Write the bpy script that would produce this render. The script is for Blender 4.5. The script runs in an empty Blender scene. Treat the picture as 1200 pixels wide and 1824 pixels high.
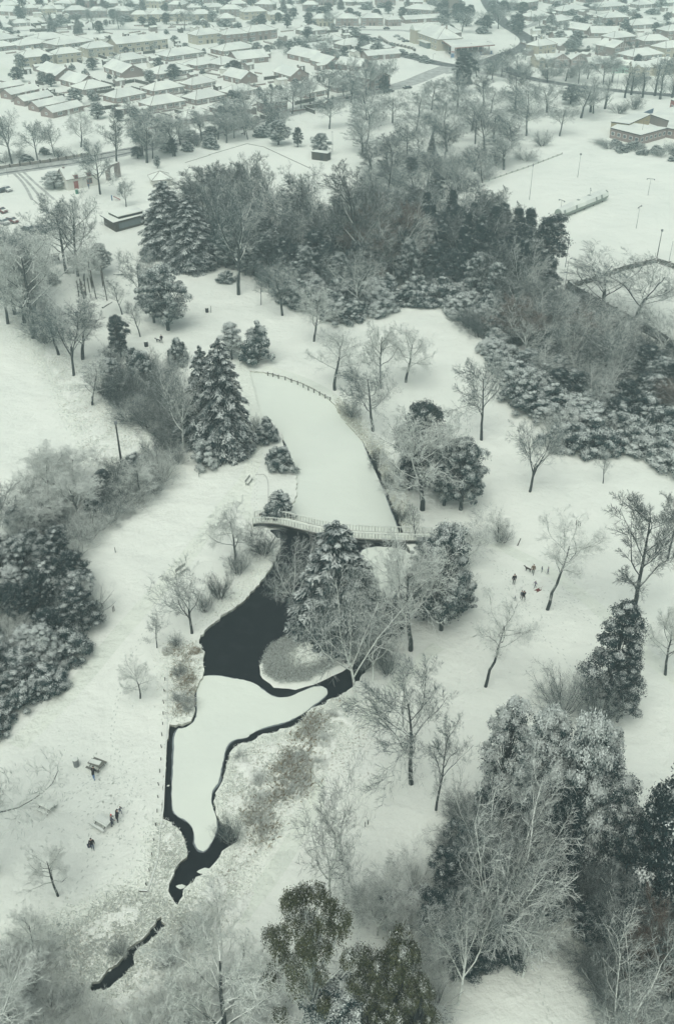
import bpy, math, random
import numpy as np
from mathutils import Vector, Matrix
from mathutils.geometry import delaunay_2d_cdt

# ------------------------------------------------------------------ camera, sky, sun, exposure
S = bpy.context.scene
COL = S.collection
F, H, PITCH = 1700.0, 88.0, math.radians(34.4)
SP, CP = math.sin(PITCH), math.cos(PITCH)
cd = bpy.data.cameras.new('camera'); cam = bpy.data.objects.new('camera', cd); COL.objects.link(cam)
cam.location = (0, 0, H); cam.rotation_euler = (math.pi / 2 - PITCH, 0, 0)
cd.sensor_fit = 'VERTICAL'; cd.sensor_height = 36.0; cd.lens = 36.0 * F / 1824.0
cd.clip_start = 1.0; cd.clip_end = 8000.0
S.camera = cam

SUN_EL, SUN_AZ = math.radians(62), math.radians(200)
w = bpy.data.worlds.new('World'); S.world = w; w.use_nodes = True
nt = w.node_tree; nt.nodes.clear()
sky = nt.nodes.new('ShaderNodeTexSky'); sky.sky_type = 'NISHITA'; sky.sun_disc = False
sky.sun_elevation = SUN_EL; sky.sun_rotation = SUN_AZ; sky.dust_density = 6; sky.air_density = 1.0
hs = nt.nodes.new('ShaderNodeHueSaturation'); hs.inputs['Saturation'].default_value = 0.30
tint = nt.nodes.new('ShaderNodeMix'); tint.data_type = 'RGBA'; tint.blend_type = 'MULTIPLY'
tint.inputs['Factor'].default_value = 1.0; tint.inputs['B'].default_value = (0.94, 1.0, 0.962, 1)
bg = nt.nodes.new('ShaderNodeBackground'); bg.inputs['Strength'].default_value = 0.12
wo = nt.nodes.new('ShaderNodeOutputWorld')
nt.links.new(sky.outputs[0], hs.inputs['Color']); nt.links.new(hs.outputs[0], tint.inputs['A'])
nt.links.new(tint.outputs['Result'], bg.inputs[0]); nt.links.new(bg.outputs[0], wo.inputs[0])
ld = bpy.data.lights.new('sun', 'SUN'); ld.energy = 0.9; ld.angle = math.radians(60); ld.color = (1, 0.99, 0.93)
sun = bpy.data.objects.new('sun', ld); COL.objects.link(sun)
sun.rotation_euler = (math.pi / 2 - SUN_EL, 0, math.radians(180) - SUN_AZ)
S.view_settings.view_transform = 'Standard'; S.view_settings.look = 'None'
S.view_settings.gamma = 1; S.view_settings.exposure = 0.0
HAZE = 0.00062

# ------------------------------------------------------------------ from photograph pixels to the ground
def G(px, py, z=0.0):
    x = (px - 600) / F; u = -(py - 912) / F
    dy = CP + u * SP; dz = -SP + u * CP
    t = (z - H) / dz
    return Vector((x * t, dy * t, z))
def depth(p): return p[1] * CP - (p[2] - H) * SP
def PX(p):
    d = depth(p); return 600 + F * p[0] / d, 912 - F * (p[1] * SP + (p[2] - H) * CP) / d
def mpp(px, py): return depth(G(px, py)) / F          # metres per photo pixel at a ground point
def top_h(px, py, ty):
    Y = G(px, py).y; u = -(ty - 912) / F
    return H + Y * (u * CP - SP) / (CP + u * SP)
def inside(poly, x, y):
    c = False; n = len(poly); j = n - 1
    for i in range(n):
        xi, yi = poly[i][0], poly[i][1]; xj, yj = poly[j][0], poly[j][1]
        if (yi > y) != (yj > y) and x < (xj - xi) * (y - yi) / (yj - yi) + xi: c = not c
        j = i
    return c

# ------------------------------------------------------------------ materials
def mat(name):
    m = bpy.data.materials.new(name); m.use_nodes = True; n = m.node_tree
    return m, n, n.nodes['Principled BSDF'], n.nodes.new, n.links.new
def noise(n, scale, detail=3, vec=None, rough=0.5):
    t = n.nodes.new('ShaderNodeTexNoise'); t.inputs['Scale'].default_value = scale
    t.inputs['Detail'].default_value = detail; t.inputs['Roughness'].default_value = rough
    if vec is not None: n.links.new(vec, t.inputs['Vector'])
    return t.outputs['Fac']
def pos(n, obj=False):
    if obj: return n.nodes.new('ShaderNodeTexCoord').outputs['Object']
    return n.nodes.new('ShaderNodeNewGeometry').outputs['Position']
def math_(n, op, a, b=None, c=None, clamp=False):
    t = n.nodes.new('ShaderNodeMath'); t.operation = op; t.use_clamp = clamp
    for i, v in enumerate((a, b, c)):
        if v is None: continue
        if isinstance(v, (int, float)): t.inputs[i].default_value = v
        else: n.links.new(v, t.inputs[i])
    return t.outputs[0]
def mix(n, f, a, b):
    t = n.nodes.new('ShaderNodeMix'); t.data_type = 'RGBA'
    for k, v in (('Factor', f), ('A', a), ('B', b)):
        s = t.inputs[k]
        if isinstance(v, (int, float)): s.default_value = v
        elif isinstance(v, tuple): s.default_value = (*v[:3], 1)
        else: n.links.new(v, s)
    return t.outputs['Result']
def smooth(n, v, lo, hi):
    t = n.nodes.new('ShaderNodeMapRange'); t.interpolation_type = 'SMOOTHSTEP'
    n.links.new(v, t.inputs[0]); t.inputs[1].default_value = lo; t.inputs[2].default_value = hi
    return t.outputs[0]
def bump(n, h, strength, dist):
    b = n.nodes.new('ShaderNodeBump'); b.inputs['Strength'].default_value = strength; b.inputs['Distance'].default_value = dist
    n.links.new(h, b.inputs['Height']); return b.outputs[0]
SNOW = (0.80, 0.83, 0.755); SNOW2 = (0.75, 0.785, 0.715)

def snow_mat(name, a=SNOW, b=SNOW2, bs=0.6, grit=0.0, grit_col=(0.2, 0.2, 0.15), sc=1.0):
    m, n, p, N, L = mat(name); v = pos(n)
    c = mix(n, smooth(n, noise(n, 0.05 * sc, 5, v), 0.35, 0.65), a, b)
    fine = noise(n, 1.2 * sc, 6, v, 0.65)
    if grit:
        g = math_(n, 'MULTIPLY', smooth(n, noise(n, 2.2 * sc, 8, v, 0.75), 0.56, 0.70), smooth(n, noise(n, 0.12 * sc, 4, v), 0.40, 0.62))
        c = mix(n, math_(n, 'MULTIPLY', g, grit), c, grit_col)
    p.inputs['Roughness'].default_value = 0.92; p.inputs['Specular IOR Level'].default_value = 0.15
    L(c, p.inputs['Base Color'])
    hsum = math_(n, 'ADD', math_(n, 'MULTIPLY', noise(n, 0.22 * sc, 4, v), 1.4), math_(n, 'MULTIPLY', fine, 0.32))
    L(bump(n, hsum, bs, 1.0), p.inputs['Normal'])
    return m
M = {}
M['snow'] = snow_mat('snow_ground', grit=0.30, grit_col=(0.42, 0.44, 0.38))
M['snow_far'] = M['snow']
M['ice_snow'] = snow_mat('snow_on_ice', (0.735, 0.785, 0.70), (0.70, 0.75, 0.675), 0.25)
M['snow_path'] = snow_mat('trodden_snow', (0.73, 0.775, 0.69), (0.78, 0.82, 0.73), 0.9)
M['snow_roof'] = snow_mat('roof_snow', (0.78, 0.82, 0.745), (0.66, 0.70, 0.65), 0.35, grit=.55, grit_col=(.36, .36, .34), sc=2.2)
M['bank'] = snow_mat('bank_snow', (0.66, 0.69, 0.60), (0.34, 0.34, 0.27), 0.8, sc=8)

def water_mat():
    m, n, p, N, L = mat('dark_water'); v = pos(n)
    c = mix(n, smooth(n, noise(n, 0.5, 5, v), 0.45, 0.75), (0.006, 0.008, 0.011), (0.014, 0.017, 0.020))
    L(c, p.inputs['Base Color']); p.inputs['Roughness'].default_value = 0.22; p.inputs['Specular IOR Level'].default_value = 0.10
    L(bump(n, noise(n, 2.0, 3, v), 0.15, 0.1), p.inputs['Normal']); return m
M['water'] = water_mat()

def plain(name, col, rough=0.8, var=0.25, sc=3.0, metal=0.0, spec=0.3):
    m, n, p, N, L = mat(name)
    L(mix(n, noise(n, sc, 4, pos(n, True)), tuple(c * (1 - var) for c in col), tuple(min(1, c * (1 + var)) for c in col)), p.inputs['Base Color'])
    p.inputs['Roughness'].default_value = rough; p.inputs['Metallic'].default_value = metal; p.inputs['Specular IOR Level'].default_value = spec
    return m
def wood_mat(name, bark, lo=0.15, hi=0.6, amount=1.0, nsc=1.2):
    """bark with snow lying on whatever faces up"""
    m, n, p, N, L = mat(name); g = N('ShaderNodeNewGeometry')
    sx = N('ShaderNodeSeparateXYZ'); L(g.outputs['True Normal'], sx.inputs[0])
    nz = math_(n, 'ADD', sx.outputs[2], math_(n, 'MULTIPLY', math_(n, 'SUBTRACT', noise(n, nsc, 4, g.outputs['Position'], 0.7), 0.5), 1.5))
    f = math_(n, 'MULTIPLY', smooth(n, nz, lo, hi), amount)
    b = mix(n, noise(n, 6, 3, g.outputs['Position']), tuple(c * 0.6 for c in bark), tuple(c * 1.5 for c in bark))
    L(mix(n, f, b, (0.78, 0.82, 0.76)), p.inputs['Base Color']); p.inputs['Roughness'].default_value = 0.9
    p.inputs['Specular IOR Level'].default_value = 0.1
    return m
M['bark'] = wood_mat('bark', (0.04, 0.05, 0.05), 0.15, 0.65)
M['bark_ivy'] = wood_mat('ivy_bark', (0.03, 0.04, 0.03), 0.5, 0.9)
M['twig'] = wood_mat('twigs', (0.034, 0.066, 0.070), 0.05, 0.65, 0.8)
M['twig_dark'] = wood_mat('dark_twigs', (0.012, 0.029, 0.033), 0.15, 0.9, 0.42)
M['twig_white'] = wood_mat('snowy_twigs', (0.20, 0.235, 0.23), -0.35, 0.30, 0.97)
M['twig_pale'] = wood_mat('pale_twigs', (0.07, 0.095, 0.095), -0.1, 0.6, 0.8)
M['limb_white'] = wood_mat('snowy_limbs', (0.06, 0.07, 0.065), -0.55, 0.15, 0.97)
M['twig_brown'] = wood_mat('rust_twigs', (0.085, 0.050, 0.033), 0.3, 0.95, 0.4)

def leaf_mat(name, a, b):
    m, n, p, N, L = mat(name); g = N('ShaderNodeNewGeometry')
    at = N('ShaderNodeAttribute'); at.attribute_name = 'snow'
    c = mix(n, g.outputs['Random Per Island'], a, b)
    L(mix(n, at.outputs['Fac'], c, (0.74, 0.785, 0.75)), p.inputs['Base Color'])
    p.inputs['Roughness'].default_value = 0.75; p.inputs['Specular IOR Level'].default_value = 0.15
    return m
M['needle'] = leaf_mat('conifer_needles', (0.008, 0.020, 0.024), (0.024, 0.050, 0.052))
M['holly'] = leaf_mat('evergreen_leaves', (0.010, 0.027, 0.030), (0.038, 0.076, 0.077))
M['olive'] = leaf_mat('olive_leaves', (0.018, 0.026, 0.014), (0.12, 0.13, 0.065))
M['rust'] = leaf_mat('rusty_leaves', (0.085, 0.060, 0.042), (0.15, 0.095, 0.06))
M['grass'] = leaf_mat('winter_grass', (0.46, 0.46, 0.37), (0.68, 0.69, 0.60))
M['isle'] = leaf_mat('island_grass', (0.12, 0.13, 0.11), (0.34, 0.36, 0.31))
M['sedge'] = leaf_mat('brown_sedge', (0.22, 0.185, 0.12), (0.42, 0.37, 0.26))

# ------------------------------------------------------------------ mesh helpers
class MB:
    """collects boxes, prisms and tubes and links them as ONE mesh object"""
    def __init__(s): s.v = []; s.f = []; s.m = []
    def poly(s, pts, mi=0):
        k = len(s.v); s.v += [tuple(p) for p in pts]; s.f.append(tuple(range(k, k + len(pts)))); s.m.append(mi)
    def hexa(s, b, t, mi=0, cap=None):
        k = len(s.v); n = len(b); s.v += [tuple(p) for p in b] + [tuple(p) for p in t]
        for i in range(n):
            j = (i + 1) % n; s.f.append((k + i, k + j, k + n + j, k + n + i)); s.m.append(mi)
        s.f.append(tuple(k + n + i for i in range(n))); s.m.append(mi if cap is None else cap)
        s.f.append(tuple(k + i for i in reversed(range(n)))); s.m.append(mi)
    def box(s, cx, cy, z0, sx, sy, h, rz=0, mi=0, cap=None):
        c, q = math.cos(rz), math.sin(rz)
        pts = [(cx + x * c - y * q, cy + x * q + y * c) for x, y in ((-sx/2, -sy/2), (sx/2, -sy/2), (sx/2, sy/2), (-sx/2, sy/2))]
        s.hexa([(x, y, z0) for x, y in pts], [(x, y, z0 + h) for x, y in pts], mi, cap)
    def tube(s, p0, p1, r0, r1=None, n=6, mi=0):
        r1 = r0 if r1 is None else r1; p0 = Vector(p0); p1 = Vector(p1); d = (p1 - p0).normalized()
        a = Vector((0, 0, 1)) if abs(d.z) < 0.9 else Vector((1, 0, 0)); u = d.cross(a).normalized(); v = d.cross(u)
        rg = lambda c, r: [c + u * (math.cos(2 * math.pi * i / n) * r) - v * (math.sin(2 * math.pi * i / n) * r) for i in range(n)]
        s.hexa(rg(p0, r0), rg(p1, r1), mi)
    def build(s, name, mats, parent=None, smooth=False):
        me = bpy.data.meshes.new(name); me.from_pydata(s.v, [], s.f); mats = mats if isinstance(mats, (list, tuple)) else [mats]
        for q in mats: me.materials.append(q)
        me.polygons.foreach_set('material_index', s.m)
        if smooth: me.polygons.foreach_set('use_smooth', [True] * len(s.f))
        me.update(); return link(name, me, parent)
def link(name, me, parent=None):
    o = bpy.data.objects.new(name, me); COL.objects.link(o)
    if parent is not None: o.parent = parent
    return o
def empty(name, loc=(0, 0, 0), rz=0.0):
    o = bpy.data.objects.new(name, None); COL.objects.link(o); o.location = loc; o.rotation_euler = (0, 0, rz)
    o.empty_display_size = 0.3; return o
THINGS = []
def tag(o, label, cat, group=None):
    o['label'] = label; o['category'] = cat
    if group: o['group'] = group
    elif 'group' in o: del o['group']
    THINGS.append(o); return o
def struct(o): o['kind'] = 'structure'; return o
def copy_tree(o, parent=None):
    c = o.copy(); COL.objects.link(c)
    if parent is not None: c.parent = parent
    for ch in KIDS.get(o.name, ()): copy_tree_k(ch, c)
    return c
def copy_tree_k(ch, parent):
    c = ch.copy(); COL.objects.link(c); c.parent = parent
    for g in KIDS.get(ch.name, ()): copy_tree_k(g, c)
KIDS = {}
def freeze(o):
    """remember the children of a prototype so that copies can be made quickly"""
    KIDS[o.name] = [c for c in COL.objects if c.parent == o]
    for c in KIDS[o.name]: KIDS[c.name] = [g for g in COL.objects if g.parent == c]
    return o

def np_mesh(name, V, nv, mats, attr=None, mi=None, smooth=False):
    """V: (faces*nv,3) loose polygons of nv corners, or (V, faces) when faces is given"""
    me = bpy.data.meshes.new(name)
    if isinstance(V, tuple): V, Fc = V
    else: Fc = np.arange(len(V)).reshape(-1, nv)
    me.vertices.add(len(V)); me.vertices.foreach_set('co', V.astype(np.float32).ravel())
    me.loops.add(Fc.size); me.loops.foreach_set('vertex_index', Fc.astype(np.int32).ravel())
    me.polygons.add(len(Fc)); me.polygons.foreach_set('loop_start', np.arange(0, Fc.size, Fc.shape[1], dtype=np.int32))
    if smooth: me.polygons.foreach_set('use_smooth', np.ones(len(Fc), dtype=bool))
    for m in mats: me.materials.append(m)
    if mi is not None: me.polygons.foreach_set('material_index', mi.astype(np.int32))
    me.update(calc_edges=True)
    if attr is not None:
        a = me.attributes.new('snow', 'FLOAT', 'POINT'); a.data.foreach_set('value', attr.astype(np.float32))
    return me
def norm(a): return a / np.maximum(np.linalg.norm(a, axis=-1, keepdims=True), 1e-9)
def prisms(p0, p1, r0, r1, n):
    d = norm(p1 - p0); ref = np.where(np.abs(d[:, 2:3]) < 0.9, np.array([[0, 0, 1.0]]), np.array([[1.0, 0, 0]]))
    u = norm(np.cross(d, ref)); v = np.cross(d, u)
    a = np.arange(n) * 2 * np.pi / n
    off = u[:, None, :] * np.cos(a)[None, :, None] + v[:, None, :] * np.sin(a)[None, :, None]
    A = p0[:, None, :] + off * r0[:, None, None]; B = p1[:, None, :] + off * r1[:, None, None]
    V = np.concatenate([A, B], axis=1).reshape(-1, 3)
    i = np.arange(n); j = (i + 1) % n
    f = np.stack([i, i + n, j + n, j], axis=1)
    Fc = (np.arange(len(p0)) * 2 * n)[:, None, None] + f[None]
    return V, Fc.reshape(-1, 4)
def leaves(rng, c, ax, nrm, l, wd):
    ax = norm(ax); b = norm(np.cross(nrm, ax)); l = l[:, None]; wd = wd[:, None]
    return np.stack([c - ax * l / 2, c + b * wd / 2, c + ax * l / 2, c - b * wd / 2], axis=1).reshape(-1, 3)

# ------------------------------------------------------------------ plants
def grow(rng, P, D, L, R, lv):
    """branches of one level after another; lv = list of dicts; returns segments per level"""
    out = []
    for k, q in enumerate(lv):
        st = q['steps']; n = len(P); pts = [P]; dirs = [D]; p = P; d = D
        p0s, p1s, r0s, r1s = [], [], [], []
        for i in range(st):
            d = norm(d + rng.normal(0, q['wander'], (n, 3)) + np.array([0, 0, q['up']]))
            pn = p + d * (L / st)[:, None]
            t0, t1 = i / st, (i + 1) / st; e = q.get('end', 0.25)
            p0s.append(p); p1s.append(pn); r0s.append(R * (1 - (1 - e) * t0)); r1s.append(R * (1 - (1 - e) * t1))
            p = pn; pts.append(p); dirs.append(d)
        out.append((np.concatenate(p0s), np.concatenate(p1s), np.concatenate(r0s), np.concatenate(r1s)))
        if k == len(lv) - 1: break
        m = q['kids']; pts = np.stack(pts, 1); dirs = np.stack(dirs, 1)
        t = q['from'] + (1 - q['from']) * (np.tile(np.arange(m), (n, 1)) + rng.random((n, m))) / m
        t = np.clip(t, 0, 0.999) * st; i0 = t.astype(int); fr = (t - i0)[..., None]
        idx = np.arange(n)[:, None]
        sp = pts[idx, i0] * (1 - fr) + pts[idx, i0 + 1] * fr; sd = dirs[idx, i0 + 1]
        phi = rng.random((n, 1)) * 6.28 + np.arange(m) * 2.4 + rng.normal(0, 0.4, (n, m))
        ref = np.where(np.abs(sd[..., 2:3]) < 0.9, np.array([0, 0, 1.0]), np.array([1.0, 0, 0]))
        u = norm(np.cross(sd, ref)); v = np.cross(sd, u)
        ang = q['ang'] + rng.normal(0, 0.15, (n, m))
        nd = sd * np.cos(ang)[..., None] + (u * np.cos(phi)[..., None] + v * np.sin(phi)[..., None]) * np.sin(ang)[..., None]
        tf = t / st
        nl = L[:, None] * q['ratio'] * (1 - q.get('fall', 0.4) * tf) * (0.75 + 0.5 * rng.random((n, m)))
        nr = np.maximum(R[:, None] * (1 - 0.6 * tf) * q['thin'], 0.0135)
        P = sp.reshape(-1, 3); D = nd.reshape(-1, 3); L = nl.ravel(); R = np.broadcast_to(nr, (n, m)).ravel().copy()
    return out
def wood_meshes(segs, ntr, tr_mat, cr_mat):
    def cat(ss, n):
        return prisms(*[np.concatenate([s[i] for s in ss]) for i in range(4)], n)
    a = np_mesh('trunk', cat(segs[:ntr], 7), 4, [tr_mat], smooth=False)
    b = np_mesh('crown', cat(segs[ntr:], 3), 4, [cr_mat])
    return a, b
PROTO = {}
def bare_proto(key, seed, form='oak', tw='twig', tm='bark', dens=1.0, stem=None, ntr=None):
    rng = np.random.default_rng(seed); Ht = 12.0
    z = np.array([[0, 0, -0.15]]); up = np.array([[0.0, 0.0, 1.0]])
    d5 = int(round(5 * dens)); d6 = int(round(6 * dens))
    if form == 'oak':      # round, wide crown
        lv = [dict(steps=7, wander=.08, up=.1, kids=13, **{'from': .34}, ang=.98, ratio=.80, thin=.46, fall=.42, end=.25),
              dict(steps=7, wander=.16, up=.085, kids=10, **{'from': .18}, ang=.72, ratio=.48, thin=.42, fall=.5),
              dict(steps=4, wander=.20, up=.04, kids=d6, **{'from': .12}, ang=.75, ratio=.55, thin=.5),
              dict(steps=3, wander=.22, up=.02, kids=d5, **{'from': .1}, ang=.7, ratio=.62, thin=.6),
              dict(steps=2, wander=.2, up=.0)]
        L0 = 7.8
    elif form == 'high':   # clear trunk, round crown high up
        lv = [dict(steps=7, wander=.10, up=.1, kids=11, **{'from': .58}, ang=.85, ratio=.62, thin=.5, fall=.3, end=.3),
              dict(steps=6, wander=.18, up=.06, kids=9, **{'from': .18}, ang=.72, ratio=.5, thin=.42, fall=.5),
              dict(steps=4, wander=.20, up=.03, kids=d6, **{'from': .12}, ang=.75, ratio=.55, thin=.5),
              dict(steps=3, wander=.22, up=.0, kids=d5, **{'from': .1}, ang=.7, ratio=.62, thin=.6),
              dict(steps=2, wander=.2, up=-.03)]
        L0 = 9.6
    elif form == 'tall':   # upright limbs
        lv = [dict(steps=8, wander=.05, up=.15, kids=11, **{'from': .28}, ang=.65, ratio=.50, thin=.5, fall=.45, end=.2),
              dict(steps=5, wander=.13, up=.12, kids=7, **{'from': .2}, ang=.65, ratio=.48, thin=.45),
              dict(steps=4, wander=.18, up=.08, kids=d6, **{'from': .15}, ang=.7, ratio=.55, thin=.5),
              dict(steps=3, wander=.2, up=.06, kids=d5, **{'from': .15}, ang=.7, ratio=.6, thin=.6),
              dict(steps=2, wander=.2, up=.03)]
        L0 = 10.2
    elif form == 'fork':   # forks low in a few long limbs
        lv = [dict(steps=4, wander=.07, up=.1, kids=7, **{'from': .5}, ang=.62, ratio=1.95, thin=.75, fall=.2, end=.6),
              dict(steps=8, wander=.14, up=.07, kids=11, **{'from': .22}, ang=.75, ratio=.42, thin=.42),
              dict(steps=5, wander=.18, up=.06, kids=d6, **{'from': .12}, ang=.75, ratio=.55, thin=.5),
              dict(steps=3, wander=.2, up=.03, kids=d5, **{'from': .15}, ang=.7, ratio=.6, thin=.6),
              dict(steps=2, wander=.2, up=.02)]
        L0 = 4.2
    elif form == 'poplar':
        lv = [dict(steps=8, wander=.03, up=.2, kids=26, **{'from': .12}, ang=.35, ratio=.26, thin=.35, fall=.3, end=.15),
              dict(steps=4, wander=.10, up=.25, kids=7, **{'from': .15}, ang=.45, ratio=.5, thin=.5),
              dict(steps=3, wander=.15, up=.15, kids=d5, **{'from': .15}, ang=.5, ratio=.6, thin=.6),
              dict(steps=3, wander=.2, up=.1)]
        L0 = 11.5
    elif form == 'bush':   # many stems from the ground
        k = 26; a = rng.random(k) * 6.28; t = rng.random(k) ** .6 * .95
        up = np.stack([np.cos(a) * np.sin(t), np.sin(a) * np.sin(t), np.cos(t)], 1)
        z = np.stack([np.cos(a) * t * 1.6, np.sin(a) * t * 1.6, -0.1 + 0 * a], 1)
        lv = [dict(steps=4, wander=.15, up=.06, kids=7, **{'from': .15}, ang=.6, ratio=.45, thin=.55, fall=.3, end=.4),
              dict(steps=4, wander=.2, up=.05, kids=d6, **{'from': .15}, ang=.7, ratio=.55, thin=.55),
              dict(steps=3, wander=.22, up=.03, kids=d5, **{'from': .1}, ang=.75, ratio=.6, thin=.6),
              dict(steps=2, wander=.25, up=.02)]
        L0 = 8.0
    n = len(z); L = np.full(n, L0) * (0.8 + 0.4 * rng.random(n) if n > 1 else 1)
    r0 = {'bush': .10, 'poplar': .2}.get(form, .215); R = np.full(n, r0 if stem is None else stem)
    seg = grow(rng, z, up, L, R, lv)
    allp = np.concatenate([s[1] for s in seg]); hz = np.percentile(allp[:, 2], 99.7)
    rad = np.percentile(np.hypot(allp[:, 0] - allp[:, 0].mean(), allp[:, 1] - allp[:, 1].mean()), 84)
    a, b = wood_meshes(seg, ntr or (1 if form == 'bush' else 2), M[tm], M[tw])
    PROTO[key] = dict(a=a, b=b, h=hz, w=2 * rad)

def leafy(rng, clumps, per, size, cover, flat=.6, depth_=.35, hang=0.0):
    """leaves over the outside of ellipsoid clumps (x,y,z,rx,rz) with snow caught on the top"""
    C = []; Nn = []; Sn = []
    for x, y, zz, rx, rz in clumps:
        d = norm(rng.normal(0, 1, (per, 3))); d[:, 2] = np.where(d[:, 2] < -0.35, -d[:, 2], d[:, 2])
        rr = 1 - depth_ * rng.random((per, 1)) ** 1.5
        lump = (1 + .16 * rng.normal(0, 1, (per, 1))) * (1 + .18 * np.sin(d[:, :1] * 7 + x * 5) * np.cos(d[:, 1:2] * 6 + y * 3))
        c = np.array([x, y, zz]) + d * rr * lump * np.array([rx, rx, rz])
        C.append(c); Nn.append(norm(d + rng.normal(0, flat, (per, 3))))
        Sn.append(d[:, 2] * rr[:, 0])
    C = np.concatenate(C); Nn = np.concatenate(Nn); sn = np.concatenate(Sn); n = len(C)
    pat = np.sin(C[:, 0] * 2.1 + 1.3 * np.sin(C[:, 1] * 1.7)) * np.cos(C[:, 1] * 2.3 + C[:, 2] * 1.9)
    s = np.clip((sn * .8 + pat * .34 + rng.normal(0, .19, n) + (cover - 1.08)) * 1.9 + .34, 0, .90)
    ax = np.cross(Nn, rng.normal(0, 1, (n, 3))); ax[:, 2] -= hang
    l = size * (.6 + .8 * rng.random(n)); return C, ax, Nn, l, l * .55, s
def ever_proto(key, seed, kind, m, cover=.6):
    rng = np.random.default_rng(seed); segs = None
    if kind == 'cedar' or kind == 'spruce' or kind == 'fir':
        Ht = 12.0; rows = 19; C = []; AX = []; NN = []; LL = []; WW = []; SS = []; p0 = []; p1 = []
        wid = {'cedar': 3.9, 'spruce': 3.0, 'fir': 3.7}[kind]
        for r in range(rows):
            t = r / (rows - 1); zb = .6 + t * (Ht - 1.1)
            R = wid * (1 - t) ** {'cedar': .60, 'fir': .62, 'spruce': .85}[kind] + .18
            nb = max(5, int(6 + 8 * (1 - t)))
            for b in range(nb):
                a = (b + rng.random() * .8) / nb * 6.28 + r * 1.3; Rb = R * (.78 + .34 * rng.random()); rise = (.10 + .40 * t) * Rb; droop = -.42 * Rb if kind == 'cedar' else -.34 * Rb
                zj = zb + rng.normal(0, .10); n_ = int(70 + 85 * Rb); u = np.clip(rng.random(n_) ** .6, .05, 1.03); lay = rng.random(n_) ** 1.3
                side = rng.normal(0, .17, n_) * (.25 + Rb * .9) * (1.15 - u * .75); ca, sa = math.cos(a), math.sin(a); x = u * Rb
                zz = zj + rise * u + droop * u ** 2.3 - np.abs(side) * .38 - lay * (.34 + .10 * Rb) * (1 - .5 * u) + rng.normal(0, .03, n_)
                C.append(np.stack([ca * x - sa * side, sa * x + ca * side, zz], 1)); sg = np.sign(side)
                AX.append(np.stack([ca - sa * sg * .8, sa + ca * sg * .8, -.45 + rng.normal(0, .2, n_)], 1)); NN.append(norm(np.array([[ca * .35, sa * .35, 1.0]]) + rng.normal(0, .35, (n_, 3))))
                k_ = .33 if kind == 'fir' else .36; LL.append(k_ * (.6 + .8 * rng.random(n_))); WW.append(k_ * .27 * (.7 + .7 * rng.random(n_)))
                SS.append(np.clip(((lay < .30) * 1.0) * (.10 + 1.0 * np.clip(u - .35, 0, 1)) * (cover + .55 + rng.normal(0, .30)) + rng.normal(-.08, .15, n_), 0, .85))
                p0.append((0, 0, zb)); p1.append((ca * Rb * .8, sa * Rb * .8, zj + rise * .8 + droop * .6 - .12))
        C, AX, NN = map(np.concatenate, (C, AX, NN)); LL, WW, SS = map(np.concatenate, (LL, WW, SS))
        V = leaves(rng, C, AX, NN, LL, WW); crown = np_mesh('crown', V, 4, [M[m]], np.repeat(SS, 4))
        p0 = np.array(p0); p1 = np.array(p1); r = np.full(len(p0), .05)
        p0 = np.vstack([p0, [[0, 0, -.2]]]); p1 = np.vstack([p1, [[0, 0, Ht * .97]]]); r0 = np.append(r, .32); r1 = np.append(r * .4, .04)
        trunk = np_mesh('trunk', prisms(p0, p1, r0, r1, 6), 4, [M['bark']])
        PROTO[key] = dict(a=trunk, b=crown, h=Ht, w=2 * wid); return
    clumps = []; stems = []
    if kind == 'bush':                    # rounded evergreen shrub to the ground
        Ht, W_ = 5.0, 5.6; per, size = 420, .17
        ph = rng.random(6) * 6.28
        for k in range(74):
            a = k * 2.4 + rng.random(); e = rng.random() ** .7; lob = 1 + .22 * math.sin(2 * a + ph[0]) + .16 * math.sin(3 * a + ph[1]) + .10 * math.sin(5 * a + ph[2])
            zz = .35 + (3.5 + .9 * math.sin(a * 1.0 + ph[3])) * (1 - e ** 1.5) * (.75 + .4 * rng.random()); r = 2.25 * (e ** .6) * lob
            rc = .28 + .55 * rng.random() ** 1.6; clumps.append((math.cos(a) * r, math.sin(a) * r, zz, rc, rc * (.7 + .7 * rng.random()))); stems.append(clumps[-1][:3])
    elif kind == 'tree':                  # evergreen broadleaf on a trunk
        Ht, W_ = 11.0, 7.6; per, size = 620, .17
        for k in range(64):
            a = k * 2.4 + rng.random() * 1.5; e = (k + .5) / 64; zz = 2.0 + 8.0 * e; r = 3.1 * math.sin(math.pi * (.18 + .78 * e)) ** .7 * (.45 + .62 * rng.random())
            rc = .45 + .75 * rng.random(); clumps.append((math.cos(a) * r, math.sin(a) * r, zz, rc, rc * .72)); stems.append(clumps[-1][:3])
    elif kind == 'pine':                  # layered pads of needles with gaps
        Ht, W_ = 12.0, 6.6; per, size = 800, .17
        for k in range(44):
            a = k * 2.4 + rng.random() * .8; e = (k + .5) / 44; zz = 1.8 + 9.9 * e; r = (3.0 * (1 - e) ** .6 + .2) * (.35 + .75 * rng.random())
            rc = .75 + .5 * rng.random() - .25 * e; clumps.append((math.cos(a) * r, math.sin(a) * r, zz, rc * 1.1, rc * .42)); stems.append(clumps[-1][:3])
    elif kind == 'scots':                 # bare trunk, pads only high up, leaning over
        Ht, W_ = 13.0, 6.4; per, size = 560, .23
        for k in range(22):
            a = k * 2.4 + rng.random(); e = (k + .5) / 22; zz = 6.5 + 6 * e; r = 2.6 * (1 - e * .7) * (.3 + .8 * rng.random())
            rc = .8 + .45 * rng.random(); clumps.append((math.cos(a) * r + .8 * e, math.sin(a) * r, zz, rc * 1.15, rc * .5)); stems.append(clumps[-1][:3])
    elif kind == 'open':                  # open crown of leafy tufts hanging from white limbs
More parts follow.
